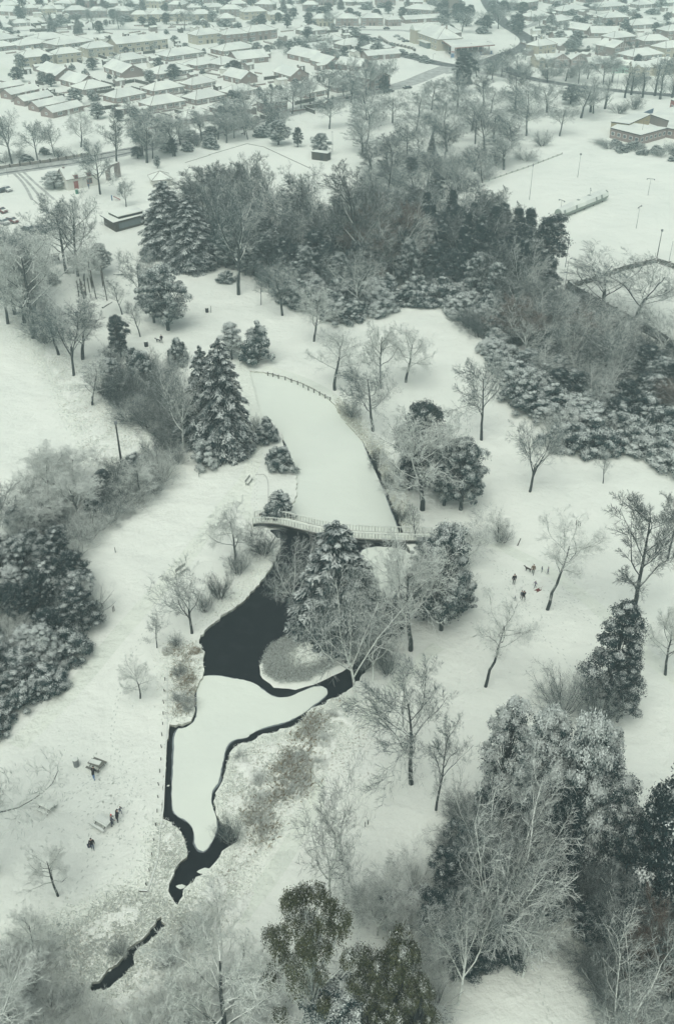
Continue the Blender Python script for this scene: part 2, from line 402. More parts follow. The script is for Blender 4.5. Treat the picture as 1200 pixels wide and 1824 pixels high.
        Ht, W_ = 13.0, 9.0; per, size = 1300, .115
        for k in range(34):
            a = k * 2.4 + rng.random() * .7; e = (k + .5) / 34; zz = 4.0 + 8.3 * math.sqrt(e); r = 3.9 * (1 - .55 * e) * (.55 + .5 * rng.random())
            rc = .45 + .5 * rng.random(); clumps.append((math.cos(a) * r, math.sin(a) * r, zz, rc * .9, rc * 1.2)); stems.append(clumps[-1][:3])
    elif kind == 'column':
        Ht, W_ = 12.0, 3.4; per, size = 600, .21
        for k in range(34):
            a = k * 2.4; e = (k + .5) / 34; zz = .8 + 10.6 * e; r = 1.0 * (1 - e ** 3) * (.6 + .5 * rng.random())
            rc = .75 + .35 * rng.random() - .3 * e; clumps.append((math.cos(a) * r, math.sin(a) * r, zz, rc, rc * .9)); stems.append(clumps[-1][:3])
    C, ax, Nn, l, wd, s = leafy(rng, clumps, per, size, cover, hang=.8 if kind == 'open' else 0)
    keep = C[:, 2] > 0.02; V = leaves(rng, C[keep], ax[keep], Nn[keep], l[keep], wd[keep])
    crown = np_mesh('crown', V, 4, [M[m]], np.repeat(s[keep], 4))
    st = np.array(stems); base = np.zeros((len(st), 3)); base[:, 2] = st[:, 2] * (.5 if kind != 'bush' else 0)
    mid = (base + st) / 2 + rng.normal(0, .15, (len(st), 3)); mid[:, 2] = np.maximum(mid[:, 2], .1)
    p0 = np.vstack([base, mid, [[0, 0, -.2]]]); p1 = np.vstack([mid, st, [[.1, 0, Ht * .75]]])
    r0 = np.concatenate([np.full(len(st), .10), np.full(len(st), .06), [.30]]); r1 = np.concatenate([np.full(len(st), .06), np.full(len(st), .02), [.08]])
    if kind == 'bush': p0, p1, r0, r1 = p0[:-1], p1[:-1], r0[:-1], r1[:-1]
    trunk = np_mesh('trunk', prisms(p0, p1, r0, r1, 6), 4, [M['bark'] if kind != 'open' else M['twig_white']])
    PROTO[key] = dict(a=trunk, b=crown, h=Ht, w=W_)

for i in range(3):
    bare_proto('oak%d' % i, 10 + i, 'oak', dens=1.25); bare_proto('oakw%d' % i, 20 + i, 'oak', 'twig_white', dens=1.35)
    bare_proto('tall%d' % i, 30 + i, 'tall', 'twig_dark', dens=1.6); bare_proto('fork%d' % i, 40 + i, 'fork', dens=1.4)
    bare_proto('thick%d' % i, 50 + i, 'bush', dens=1.15); bare_proto('thickw%d' % i, 60 + i, 'bush', 'twig_white', dens=1.15)
for i in range(2):
    bare_proto('pop%d' % i, 70 + i, 'poplar', 'twig'); bare_proto('thickd%d' % i, 75 + i, 'bush', 'twig_dark', dens=1.3)
    bare_proto('sap%d' % i, 80 + i, 'tall', 'twig', dens=1.2, stem=.14); bare_proto('forkw%d' % i, 90 + i, 'fork', 'twig_pale', 'limb_white', dens=1.35, ntr=3, stem=.15)
    bare_proto('high%d' % i, 190 + i, 'high', 'twig_white', dens=1.3)
    bare_proto('brown%d' % i, 95 + i, 'oak', 'twig_brown', dens=1.4)
    ever_proto('cedar%d' % i, 100 + i, 'cedar', 'needle', .42); ever_proto('spruce%d' % i, 110 + i, 'spruce', 'needle', .34)
    ever_proto('bushe%d' % i, 120 + i, 'bush', 'holly', .62); ever_proto('bushs%d' % i, 130 + i, 'bush', 'holly', .95)
    ever_proto('tree%d' % i, 140 + i, 'tree', 'holly', .70); ever_proto('trees%d' % i, 150 + i, 'tree', 'holly', 1.0)
    ever_proto('pine%d' % i, 160 + i, 'pine', 'needle', .45); ever_proto('col%d' % i, 170 + i, 'column', 'needle', .20)
    ever_proto('dark%d' % i, 165 + i, 'tree', 'needle', .25)
ever_proto('fir0', 180, 'fir', 'needle', .32); ever_proto('scots0', 181, 'scots', 'needle', .35)
ever_proto('open0', 182, 'open', 'olive', .35); ever_proto('olive0', 183, 'tree', 'olive', .38); ever_proto('rustb0', 184, 'bush', 'rust', .55)
ever_proto('reed0', 185, 'bush', 'grass', .85); ever_proto('reed1', 186, 'bush', 'sedge', .6)

KINDW = dict(oak=('bare_tree', 'tree'), oakw=('bare_tree', 'tree'), tall=('bare_tree', 'tree'), fork=('bare_tree', 'tree'), forkw=('bare_tree', 'tree'),
    thick=('bare_shrub', 'shrub'), thickw=('bare_shrub', 'shrub'), thickd=('bare_shrub', 'shrub'), pop=('poplar_tree', 'tree'), sap=('young_tree', 'tree'), brown=('beech_tree', 'tree'), high=('bare_tree', 'tree'),
    cedar=('cedar_tree', 'tree'), spruce=('spruce_tree', 'tree'), bushe=('evergreen_shrub', 'shrub'), bushs=('evergreen_shrub', 'shrub'), tree=('evergreen_tree', 'tree'), trees=('evergreen_tree', 'tree'),
    pine=('pine_tree', 'tree'), col=('cypress_tree', 'tree'), dark=('evergreen_tree', 'tree'), fir=('fir_tree', 'tree'), scots=('pine_tree', 'tree'), open=('evergreen_tree', 'tree'), olive=('evergreen_tree', 'tree'),
    rustb=('shrub', 'shrub'), reed=('waterside_shrub', 'shrub'))
_rr = random.Random(5)
FEET = []
def plant(kind, x, y, h, wd, label, group=None, rz=None, lean=(0, 0), z=0.0):
    ks = [k for k in PROTO if k.rstrip('0123456789') == kind]; q = PROTO[_rr.choice(ks)]
    nm, cat = KINDW[kind]; o = empty(nm, (x, y, z), _rr.random() * 6.28 if rz is None else rz)
    o.rotation_euler[0] = lean[0]; o.rotation_euler[1] = lean[1]
    o.scale = (wd / q['w'], wd / q['w'], h / q['h'])
    link('trunk' if cat == 'tree' else 'stem', q['a'], o); link('crown' if cat == 'tree' else 'foliage', q['b'], o)
    FEET.append((x, y, wd)); return tag(o, label, cat, group)
def tree_px(kind, bx, by, ty, wpx, label, group=None, **k):
    g = G(bx, by); return plant(kind, g.x, g.y, max(1.0, top_h(bx, by, ty)), wpx * mpp(bx, by), label, group, **k)

# ------------------------------------------------------------------ ground, pond, banks
def g2(pts, z=0.0): return [G(x, y, z) for x, y in pts]
def densify(P, step=.7, jit=.0, seed=1, closed=True):
    r = random.Random(seed); out = []
    n = len(P)
    for i in range(n if closed else n - 1):
        a, b = P[i], P[(i + 1) % n]; k = max(1, int((b - a).length / step))
        for j in range(k):
            p = a.lerp(b, j / k)
            if jit: p = p + Vector((r.uniform(-jit, jit), r.uniform(-jit, jit), 0))
            out.append(p)
    return out
def chaikin(P, it=2):
    for _ in range(it):
        Q = []
        for i in range(len(P)):
            a, b = P[i], P[(i + 1) % len(P)]; Q += [a.lerp(b, .25), a.lerp(b, .75)]
        P = Q
    return P
W1 = [(436,660),(476,663),(520,675),(560,692),(592,713),(606,740),(625,762),(645,783),(655,802),(672,830),(685,862),(700,900),(712,930),(722,960),
      (730,985),(735,1008),(718,1035),(706,1052),(716,1085),(722,1103),(704,1110),(690,1150),(660,1185),(640,1210),(622,1230),(600,1240),(570,1256),(550,1264),
      (535,1287),(513,1296),(487,1303),(463,1309),(450,1320),(417,1327),(408,1345),(402,1365),(399,1385),(394,1400),(384,1413),(381,1438),(392,1462),(415,1478),
      (428,1492),(402,1513),(387,1530),(374,1550),(352,1562),(338,1572),(328,1586),(325,1602),(312,1612),(298,1592),(300,1570),(318,1540),(336,1522),(330,1500),(320,1476),
      (300,1460),(290,1456),(293,1380),(297,1323),(299,1291),(316,1290),(330,1290),(341,1281),(346,1265),(344,1248),(348,1230),(354,1214),(362,1203),(364,1188),(360,1172),
      (364,1158),(352,1140),(380,1108),(420,1082),(450,1053),(478,1018),(494,988),(503,965),(480,945),(466,925),(478,905),(524,900),(529,872),(526,836),(506,800),
      (502,770),(482,748),(462,744),(446,735),(440,700)]
W2 = [(283,1630),(277,1647),(257,1667),(237,1680),(226,1697),(200,1721),(180,1741),(157,1754),(170,1765),(190,1761),(203,1751),(230,1729),(240,1711),(247,1687),(263,1674),(293,1654),(295,1642)]
def organic(P, jit, seed): return densify(chaikin(g2(P), 1), .45, jit, seed)
O1 = organic(W1, .19, 3); O2 = organic(W2, .24, 4)
outer = [Vector((-2600, -300, 0)), Vector((2600, -300, 0)), Vector((2600, 4200, 0)), Vector((-2600, 4200, 0))]
vs, es = [], []
for ring in (outer, O1, O2):
    k = len(vs); vs += [p.xy for p in ring]; es += [(k + i, k + (i + 1) % len(ring)) for i in range(len(ring))]
vo, eo, fo, *_ = delaunay_2d_cdt(vs, es, [], 0, 1e-5)
poly1 = [(p.x, p.y) for p in O1]; poly2 = [(p.x, p.y) for p in O2]
fs = []
for f in fo:
    cx = sum(vo[i].x for i in f) / len(f); cy = sum(vo[i].y for i in f) / len(f)
    if not (-2600 < cx < 2600 and -300 < cy < 4200): continue
    if inside(poly1, cx, cy) or inside(poly2, cx, cy): continue
    fs.append(tuple(f))
me = bpy.data.meshes.new('ground'); me.from_pydata([(v.x, v.y, 0) for v in vo], [], fs); me.materials.append(M['snow']); me.update()
struct(link('ground', me))
ZW = -0.38
b = MB()
for ring in (O1, O2):
    n = len(ring)
    area = sum(ring[i].x * ring[(i + 1) % n].y - ring[(i + 1) % n].x * ring[i].y for i in range(n))
    for i in range(n):
        a, c = ring[i], ring[(i + 1) % n]; lo = [(a.x, a.y, ZW - .1), (c.x, c.y, ZW - .1)]
        q = [(a.x, a.y, 0), (c.x, c.y, 0), lo[1], lo[0]]
        b.poly(q if area < 0 else q[::-1])
struct(b.build('bank', M['bank']))
def sheet(name, pts, z, m, thick=0.0):
    """flat sheet of any outline"""
    vs = [p.xy for p in pts]; vo, eo, fo, *_ = delaunay_2d_cdt(vs, [(i, (i + 1) % len(vs)) for i in range(len(vs))], [], 0, 1e-6)
    pp = [(p.x, p.y) for p in pts]
    fs = [tuple(f) for f in fo if inside(pp, sum(vo[i].x for i in f) / len(f), sum(vo[i].y for i in f) / len(f))]
    v = [(q.x, q.y, z) for q in vo]
    if thick:
        k = len(v); n = len(pts); v += [(p.x, p.y, z) for p in pts] + [(p.x, p.y, z - thick) for p in pts]
        a = sum(pts[i].x * pts[(i + 1) % n].y - pts[(i + 1) % n].x * pts[i].y for i in range(n))
        for i in range(n):
            j = (i + 1) % n; q = (k + i, k + n + i, k + n + j, k + j); fs.append(q if a > 0 else q[::-1])
    me = bpy.data.meshes.new(name); me.from_pydata(v, [], fs); me.materials.append(m); me.update()
    return link(name, me)
c = G(420, 1150); b = MB()
b.poly([(-70, 40, ZW), (70, 40, ZW), (70, 230, ZW), (-70, 230, ZW)]); struct(b.build('water', M['water']))
ZI = ZW + .10
def zi(P, it=2): return densify(chaikin(g2(P, ZI), it), .45, .05, 8)
ICE1 = [(432,650),(520,670),(596,708),(606,735),(626,760),(644,784),(652,806),(667,838),(680,868),(694,905),(706,935),(712,958),(690,966),(640,965),(560,955),(545,948),(520,940),(470,944),(450,925),(470,890),(520,890),(526,850),(515,800),(490,760),(455,748),(436,700)]
struct(sheet('ice', zi(ICE1, 1), ZI, M['ice_snow'], .09))
ICE2 = [(640,973),(722,975),(737,1000),(716,1038),(697,1070),(682,1062),(655,1050),(640,1010)]
struct(sheet('ice', zi(ICE2), ZI, M['ice_snow'], .09))
ICE3 = [(352,1206),(385,1202),(412,1208),(430,1210),(455,1217),(472,1232),(490,1243),(515,1242),(543,1229),(562,1222),(578,1223),(585,1232),(578,1242),(560,1254),(540,1270),(517,1283),(500,1288),(467,1296),
        (448,1306),(440,1314),(413,1317),(401,1334),(397,1357),(392,1377),(390,1393),(377,1410),(376,1433),(386,1457),(386,1480),(376,1503),(363,1518),(352,1512),(346,1500),(347,1481),(336,1464),(320,1455),(305,1444),
        (307,1383),(310,1340),(311,1298),(330,1297),(346,1286),(352,1270),(350,1255),(350,1232)]
struct(sheet('ice', zi(ICE3), ZI, M['ice_snow'], .09))

def rim(P, it, wdt, seed):
    Q = densify(chaikin(g2(P, ZI), it), .5); n = len(Q); r = random.Random(seed); out = []
    a = sum(Q[i].x * Q[(i + 1) % n].y - Q[(i + 1) % n].x * Q[i].y for i in range(n)); sg = 1 if a > 0 else -1
    for i in range(n):
        d = (Q[(i + 1) % n] - Q[i - 1]).normalized(); k = wdt * (.6 + .5 * math.sin(i * .31 + seed) * math.sin(i * .113)) + r.uniform(-.05, .05); out.append(Q[i] + Vector((d.y, -d.x, 0)) * sg * k)
    return out
M['wet_ice'] = plain('wet_grey_ice', (.17, .20, .21), .35, .45, 1.5)
try: struct(sheet('wet_ice', rim(ICE3, 2, .22, 1), ZW + .03, M['wet_ice'])); struct(sheet('wet_ice', rim(ICE2, 2, .2, 2), ZW + .03, M['wet_ice'])); struct(sheet('wet_ice', rim(ICE1, 1, .25, 3), ZW + .035, M['wet_ice']))
except Exception as e: print('rim', e)

# island: a long mound
def mound(name, cx, cy, ax, ay, rot, h, m, seed=0):
    v = []; f = []; nr, na = 7, 40; r0 = random.Random(seed); w_ = [1 + .05 * r0.uniform(-1, 1) for _ in range(na)]
    for i in range(nr + 1):
        t = i / nr
        for j in range(na):
            a = j / na * 2 * math.pi; x = math.cos(a) * ax * t * w_[j]; y = math.sin(a) * ay * t * w_[j]
            v.append((cx + x * math.cos(rot) - y * math.sin(rot), cy + x * math.sin(rot) + y * math.cos(rot), ZW - .05 + h * (1 - t ** 2.6)))
    for i in range(nr):
        for j in range(na):
            k = (j + 1) % na; f.append((i * na + j, (i + 1) * na + j, (i + 1) * na + k, i * na + k))
    me = bpy.data.meshes.new(name); me.from_pydata(v, [], f); me.materials.append(m)
    me.polygons.foreach_set('use_smooth', [True] * len(f)); me.update(); return struct(link(name, me))
iA, iB = G(508, 1192, -.3), G(640, 1120, -.3); ic = (iA + iB) / 2; irot = math.atan2((iB - iA).y, (iB - iA).x)
mound('island', ic.x - .5, ic.y - .7, (iB - iA).length / 2 + 3.0, 5.0, irot, .95, M['snow'], 2)

# ------------------------------------------------------------------ grass and sedge (nobody could count it)
BB1 = [(p.x, p.y) for p in densify(g2(W1), 1.6)]
def tufts(name, poly_px, n, hgt, seed, m='grass', cover=.75, blades=9, wd=.045, z=0.0, spread=.22, patch=0.0):
    if m == 'grass' and z == 0: n = int(n * 1.5); hgt *= .6; cover -= .10; spread = 1.1; blades = 4; wd *= 1.25
    rng = np.random.default_rng(seed); P = [G(x, y) for x, y in poly_px]; pl = [(p.x, p.y) for p in P]
    xs = [p[0] for p in pl]; ys = [p[1] for p in pl]; pts = []
    while len(pts) < n:
        x, y = rng.uniform(min(xs), max(xs)), rng.uniform(min(ys), max(ys))
        if not inside(pl, x, y): continue
        if name != 'waterweed' and (inside(poly1, x, y) or inside(poly2, x, y)) and z == 0: 
            if rng.random() < .97: continue
        if patch and math.sin(x * 1.3 + 2 * math.sin(y * .55)) * math.cos(y * .9 + x * .4) < patch - rng.random() * .6: continue
        pts.append((x, y))
    pts = np.array(pts) + (rng.normal(0, .55, (n, 2)) if z == 0 else 0)
    c0 = np.repeat(pts, blades, 0); N_ = len(c0); hs_ = np.repeat(hgt * (.5 + .9 * rng.random(n)), blades)
    a = rng.random(N_) * 6.28; t = .35 + rng.random(N_) * .95; l = hs_ * (.6 + .6 * rng.random(N_))
    ax = np.stack([np.cos(a) * np.sin(t), np.sin(a) * np.sin(t), np.cos(t)], 1)
    base = np.column_stack([c0 + rng.normal(0, spread, (N_, 2)), np.full(N_, z - .02)])
    if z == 0:
        ok = np.array([not (inside(BB1, q[0], q[1]) or inside(poly2, q[0], q[1])) for q in base]); base = base[ok]; ax = ax[ok]; a = a[ok]; t = t[ok]; l = l[ok]; N_ = len(base)
    side = norm(np.cross(ax, np.stack([np.cos(a + 1.2), np.sin(a + 1.2), .2 + 0 * a], 1))) * wd
    mid = base + ax * (l * .6)[:, None]; tip = base + ax * l[:, None]; tip[:, 2] -= l * .25 * np.sin(t)
    V = np.stack([base - side * .5, mid - side, tip, mid + side], 1).reshape(-1, 3)
    s = np.clip((cover + rng.normal(0, .3, N_) - .5) * 2 + .2, 0, 1)
    s = np.repeat(s, 4); s[0::4] *= .8
    me = np_mesh(name, V, 4, [M[m]], s); o = link(name, me); o['kind'] = 'stuff'; return o
tufts('rough_grass', [(398,1372),(412,1335),(452,1325),(500,1308),(545,1292),(560,1266),(620,1240),(650,1262),(628,1310),(560,1370),(520,1440),(470,1500),(430,1580),(370,1640),(310,1690),(300,1650),(330,1600),(380,1555),(430,1500),(385,1440),(385,1410)], 5200, .45, 1, cover=1.1)
tufts('brown_sedge', [(560,1270),(590,1262),(560,1300),(545,1350),(560,1380),(535,1410),(505,1420),(480,1430),(478,1400),(500,1360),(520,1330),(540,1300)], 900, .8, 2, 'sedge', .72, patch=.25, wd=.08, blades=6, spread=.5)
tufts('brown_sedge', [(450,1400),(470,1440),(480,1460),(470,1500),(440,1500),(445,1450)], 260, .7, 3, 'sedge', .75, patch=.2, wd=.08, blades=6, spread=.5)
0 and tufts('brown_sedge', [(400,1580),(435,1560),(440,1580),(405,1608)], 130, .7, 31, 'sedge', .5)
tufts('rough_grass', [(300,1150),(350,1145),(362,1180),(352,1215),(345,1250),(340,1285),(304,1290),(300,1220)], 700, .5, 4, cover=1.05)
tufts('brown_sedge', [(312,1150),(345,1150),(340,1185),(350,1230),(345,1260),(312,1280),(308,1220)], 260, .6, 5, 'sedge', .6, patch=.1)
tufts('rough_grass', [(288,1465),(318,1470),(333,1500),(335,1525),(310,1550),(296,1590),(276,1590),(282,1520)], 900, .45, 6, cover=1.1)
tufts('rough_grass', [(270,1595),(298,1600),(320,1620),(280,1640),(240,1680),(200,1715),(160,1745),(140,1700),(150,1630),(210,1590)], 1900, .5, 7, cover=1.05)
tufts('rough_grass', [(300,1650),(350,1620),(420,1580),(390,1640),(330,1700),(240,1790),(180,1800),(215,1745)], 1900, .5, 8, cover=1.0)
tufts('rough_grass', [(0,1690),(60,1650),(150,1640),(170,1720),(150,1800),(120,1860),(0,1860)], 2400, .5, 9, cover=1.15)
tufts('rough_grass', [(60,610),(100,610),(150,660),(230,720),(270,770),(250,830),(190,860),(150,850),(145,790),(110,720)], 3000, .55, 10, cover=1.05, wd=.06)
tufts('rough_grass', [(0,540),(30,560),(60,600),(110,700),(100,700),(40,620),(0,580)], 300, .5, 11, cover=1.0, wd=.06)
tufts('rough_grass', [(590,712),(612,725),(640,770),(668,800),(690,850),(712,905),(724,950),(712,930),(685,862),(655,802),(625,762)], 1400, .6, 12, cover=.6, wd=.08)
tufts('island_grass', [(468,1182),(484,1150),(530,1128),(600,1112),(670,1105),(650,1145),(600,1186),(545,1213),(500,1217),(474,1204)], 6500, .42, 13, 'isle', cover=.80, z=.25, wd=.04)
tufts('rough_grass', [(345,1135),(400,1075),(450,1030),(470,990),(505,962),(495,990),(480,1020),(440,1060),(390,1100)], 500, .4, 14, cover=.95)
tufts('rough_grass', [(960,1440),(1040,1420),(1100,1500),(1150,1650),(1160,1800),(1020,1700),(1000,1600),(940,1620),(950,1500)], 3400, .5, 15, cover=.95)
0 and tufts('waterweed', [(300,1570),(330,1530),(380,1515),(425,1490),(400,1520),(370,1560),(325,1605)], 70, .3, 16, cover=.6, z=ZW)
0 and tufts('waterweed', [(283,1630),(257,1667),(226,1697),(157,1754),(190,1761),(240,1711),(293,1654)], 90, .3, 17, cover=.6, z=ZW)
tufts('rough_grass', [(630,1290),(700,1270),(760,1330),(700,1420),(620,1480),(560,1460),(560,1390)], 1400, .16, 18, cover=1.0)

from mathutils import noise as mn
def rough(poly_px, amp, seed, m, cell=.28):
    P = chaikin([G(x, y) for x, y in poly_px], 2); pl = [(p.x, p.y) for p in P]; xs = [p[0] for p in pl]; ys = [p[1] for p in pl]
    nx, ny = int((max(xs) - min(xs)) / cell) + 1, int((max(ys) - min(ys)) / cell) + 1; idx = {}; v = []; f = []
    A = np.array(pl); B = np.roll(A, -1, 0); E = B - A; EE = (E ** 2).sum(1) + 1e-9
    for i in range(nx):
        for j in range(ny):
            x = min(xs) + i * cell; y = min(ys) + j * cell
            if not inside(pl, x, y) or inside(poly1, x, y) or inside(poly2, x, y): continue
            q = np.array([x, y]) - A; t = np.clip((q * E).sum(1) / EE, 0, 1); d = math.sqrt((((q - E * t[:, None]) ** 2).sum(1)).min())
            w_ = min(1, d / 1.6); h = mn.noise((x * 1.5, y * 1.5, seed)) * .55 + mn.noise((x * 3.4, y * 3.4, seed + 5)) * .45 + .12 + .5 * mn.noise((x * .35, y * .35, seed + 9))
            idx[(i, j)] = len(v); v.append((x, y, -.03 + w_ * (.035 + amp * max(0, h))))
    for (i, j), a in idx.items():
        b_, c, d = idx.get((i + 1, j)), idx.get((i + 1, j + 1)), idx.get((i, j + 1))
        if b_ is not None and c is not None and d is not None: f.append((a, b_, c, d))
    me = bpy.data.meshes.new('rough_ground'); me.from_pydata(v, [], f); me.materials.append(m); me.polygons.foreach_set('use_smooth', [True] * len(f)); me.update(); return struct(link('rough_ground', me))
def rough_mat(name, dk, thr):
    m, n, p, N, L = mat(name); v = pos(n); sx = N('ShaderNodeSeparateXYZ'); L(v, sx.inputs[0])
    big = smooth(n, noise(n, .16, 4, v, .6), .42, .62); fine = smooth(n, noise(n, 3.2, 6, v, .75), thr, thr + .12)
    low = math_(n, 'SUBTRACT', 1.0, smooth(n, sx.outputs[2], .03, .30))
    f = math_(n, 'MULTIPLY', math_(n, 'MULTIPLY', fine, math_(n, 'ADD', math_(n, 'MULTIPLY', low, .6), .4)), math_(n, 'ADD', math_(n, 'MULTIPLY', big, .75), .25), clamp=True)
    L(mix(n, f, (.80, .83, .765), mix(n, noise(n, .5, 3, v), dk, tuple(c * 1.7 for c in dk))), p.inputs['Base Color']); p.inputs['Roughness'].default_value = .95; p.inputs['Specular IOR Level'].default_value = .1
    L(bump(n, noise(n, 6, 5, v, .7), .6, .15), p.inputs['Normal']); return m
M['rough'] = rough_mat('frosted_rough_grass', (.17, .16, .115), .50)
rough([(402,1372),(412,1337),(452,1327),(500,1310),(545,1294),(565,1268),(620,1242),(655,1262),(640,1310),(600,1360),(540,1440),(480,1500),(430,1580),(370,1650),(310,1700),(300,1650),(330,1610),(380,1555),(430,1495),(395,1450),(390,1405)], .55, 1, M['rough'])
rough([(300,1130),(350,1138),(362,1160),(362,1200),(350,1230),(345,1262),(335,1284),(302,1288),(301,1200)], .45, 2, M['rough'])
rough([(286,1462),(318,1472),(332,1500),(334,1522),(312,1548),(297,1590),(312,1612),(280,1630),(240,1670),(200,1715),(150,1755),(90,1700),(140,1640),(215,1592),(262,1592),(276,1540)], .5, 3, M['rough'])
rough([(60,608),(100,612),(150,660),(230,720),(268,770),(250,830),(190,862),(150,850),(145,790),(110,715)], .5, 4, M['rough'], .32)
rough([(300,1650),(420,1585),(470,1560),(440,1640),(360,1720),(250,1800),(170,1840),(185,1765),(240,1715),(290,1660)], .5, 5, M['rough'])
rough([(590,1290),(650,1268),(720,1290),(700,1360),(630,1430),(560,1470),(560,1400)], .22, 6, M['rough'])

M['floor'] = rough_mat('shaded_woodland_floor', (.045, .055, .05), .36)  # sparse snow on leaf litter, plus the shade under the trees as colour
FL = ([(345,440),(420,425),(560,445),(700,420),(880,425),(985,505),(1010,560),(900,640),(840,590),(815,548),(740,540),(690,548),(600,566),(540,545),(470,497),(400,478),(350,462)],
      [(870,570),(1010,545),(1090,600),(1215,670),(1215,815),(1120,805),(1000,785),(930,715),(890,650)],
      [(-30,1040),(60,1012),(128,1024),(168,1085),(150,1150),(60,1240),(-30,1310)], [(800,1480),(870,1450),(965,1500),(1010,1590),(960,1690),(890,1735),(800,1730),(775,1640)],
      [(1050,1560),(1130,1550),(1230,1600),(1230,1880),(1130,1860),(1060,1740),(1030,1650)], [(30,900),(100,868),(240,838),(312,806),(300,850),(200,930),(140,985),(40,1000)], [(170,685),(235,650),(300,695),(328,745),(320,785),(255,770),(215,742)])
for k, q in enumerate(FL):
    P = densify(chaikin(g2(q), 2), 1.2, .35, 50 + k); o = sheet('shaded_forest_floor', P, .011, M['floor']); struct(o)
for k, (x, y, rr_) in enumerate(((365,1552,.42),(322,1580,.3),(216,1702,.22),(195,1728,.2),(420,1490,.25),(300,1400,.12))):
    c_ = G(x, y, ZW); q = random.Random(k); P = [Vector((c_.x + math.cos(a / 15 * 6.283) * rr_ * (1.3 + .5 * math.sin(a + k)) * q.uniform(.8, 1.15), c_.y + math.sin(a / 15 * 6.283) * rr_ * q.uniform(.75, 1.1), 0)) for a in range(15)]
    struct(sheet('ice', P, ZW + .07, M['ice_snow'], .05))

# ------------------------------------------------------------------ roads and paths
def strip(name, pts, width, z, m, w2=None):
    P = [G(x, y) for x, y in pts]
    for _ in range(2):
        Q = [P[0]]
        for i in range(len(P) - 1): Q += [P[i].lerp(P[i + 1], .25), P[i].lerp(P[i + 1], .75)]
        Q.append(P[-1]); P = Q
    b = MB(); n = len(P); Lf, Rt = [], []
    for i, p in enumerate(P):
        d = (P[min(i + 1, n - 1)] - P[max(i - 1, 0)]).normalized(); s = Vector((-d.y, d.x, 0)) * (width / 2)
        Lf.append(p + s); Rt.append(p - s)
    for i in range(n - 1):
        b.poly([(Rt[i].x, Rt[i].y, z), (Rt[i+1].x, Rt[i+1].y, z), (Lf[i+1].x, Lf[i+1].y, z), (Lf[i].x, Lf[i].y, z)])
    return struct(b.build(name, m))
def road_mat(name, cover):
    m, n, p, N, L = mat(name); v = pos(n)
    f = math_(n, 'ADD', math_(n, 'MULTIPLY', smooth(n, noise(n, .35, 6, v, .7), .35, .7), .5), cover, clamp=True)
    L(mix(n, f, (0.055, 0.06, 0.06), (0.62, 0.65, 0.60)), p.inputs['Base Color']); p.inputs['Roughness'].default_value = .6; return m
M['asphalt'] = road_mat('wet_asphalt', -0.18); M['slush'] = road_mat('slushy_asphalt', .42)
M['kerb'] = plain('kerb_stone', (.5, .52, .48))
main = [(650,60),(638,64),(633,70),(642,78),(680,89),(730,101),(775,112),(810,118),(845,115),(875,106),(903,96),(925,88),(940,78),(938,68),(922,57),(902,46),(886,30),(870,10),(862,-8)]
strip('road', main, 9.0, .012, M['asphalt'])
strip('road', [(-60,315),(0,306),(80,295),(160,284),(250,265),(330,252),(400,232),(500,205),(600,178),(680,160),(730,148),(770,130),(800,119)], 10.0, .006, M['slush'])
strip('tyre_tracks', [(-60,318),(0,309),(80,298),(160,287),(250,268),(330,255),(400,235),(500,208)], 1.3, .012, M['asphalt'])
strip('tyre_tracks', [(-60,309),(0,300),(80,290),(160,279),(250,261),(330,248),(400,229),(500,203)], 1.3, .012, M['asphalt'])
strip('road', [(885,104),(905,128),(950,142),(1030,154),(1110,163),(1200,170),(1300,178)], 7.0, .009, M['asphalt'])
strip('road', [(790,130),(820,128),(880,132),(930,143)], 6.0, .007, M['slush'])
strip('road', [(600,52),(660,53),(720,54),(735,57)], 6.0, .005, M['slush'])
strip('road', [(-40,57),(60,54),(150,52),(300,53),(400,57),(460,62)], 5.0, .005, M['slush'])
for dx in (-9, 0, 11): strip('tyre_tracks', [(30+dx,305),(52+dx,326),(76+dx*2,356)], .9, .007, M['slush'])
strip('road', [(0,120),(40,150),(90,178),(130,200),(180,212),(260,205),(330,228)], 6.0, .004, M['snow_path'])
strip('path', [(1010,-5),(960,40),(925,52)], 5.0, .004, M['slush'])
strip('path', [(470,655),(520,668),(570,690),(600,712)], 2.2, .003, M['snow_path'])
strip('path', [(30,1330),(130,1230),(220,1120),(330,1000),(400,900),(445,850),(462,780),(440,690),(420,600)], 2.6, .003, M['snow_path'])
strip('path', [(450,925),(430,900),(445,850)], 2.2, .005, M['snow_path'])
strip('path', [(760,958),(860,960),(950,1000),(1040,1060),(1130,1150),(1260,1260)], 2.2, .003, M['snow_path'])
strip('path', [(420,1640),(500,1540),(580,1400),(640,1300),(700,1220),(780,1150)], 2.0, .003, M['snow_path'])
strip('kerb', [(455,846),(478,846),(478,900)], .15, .12, M['kerb'])

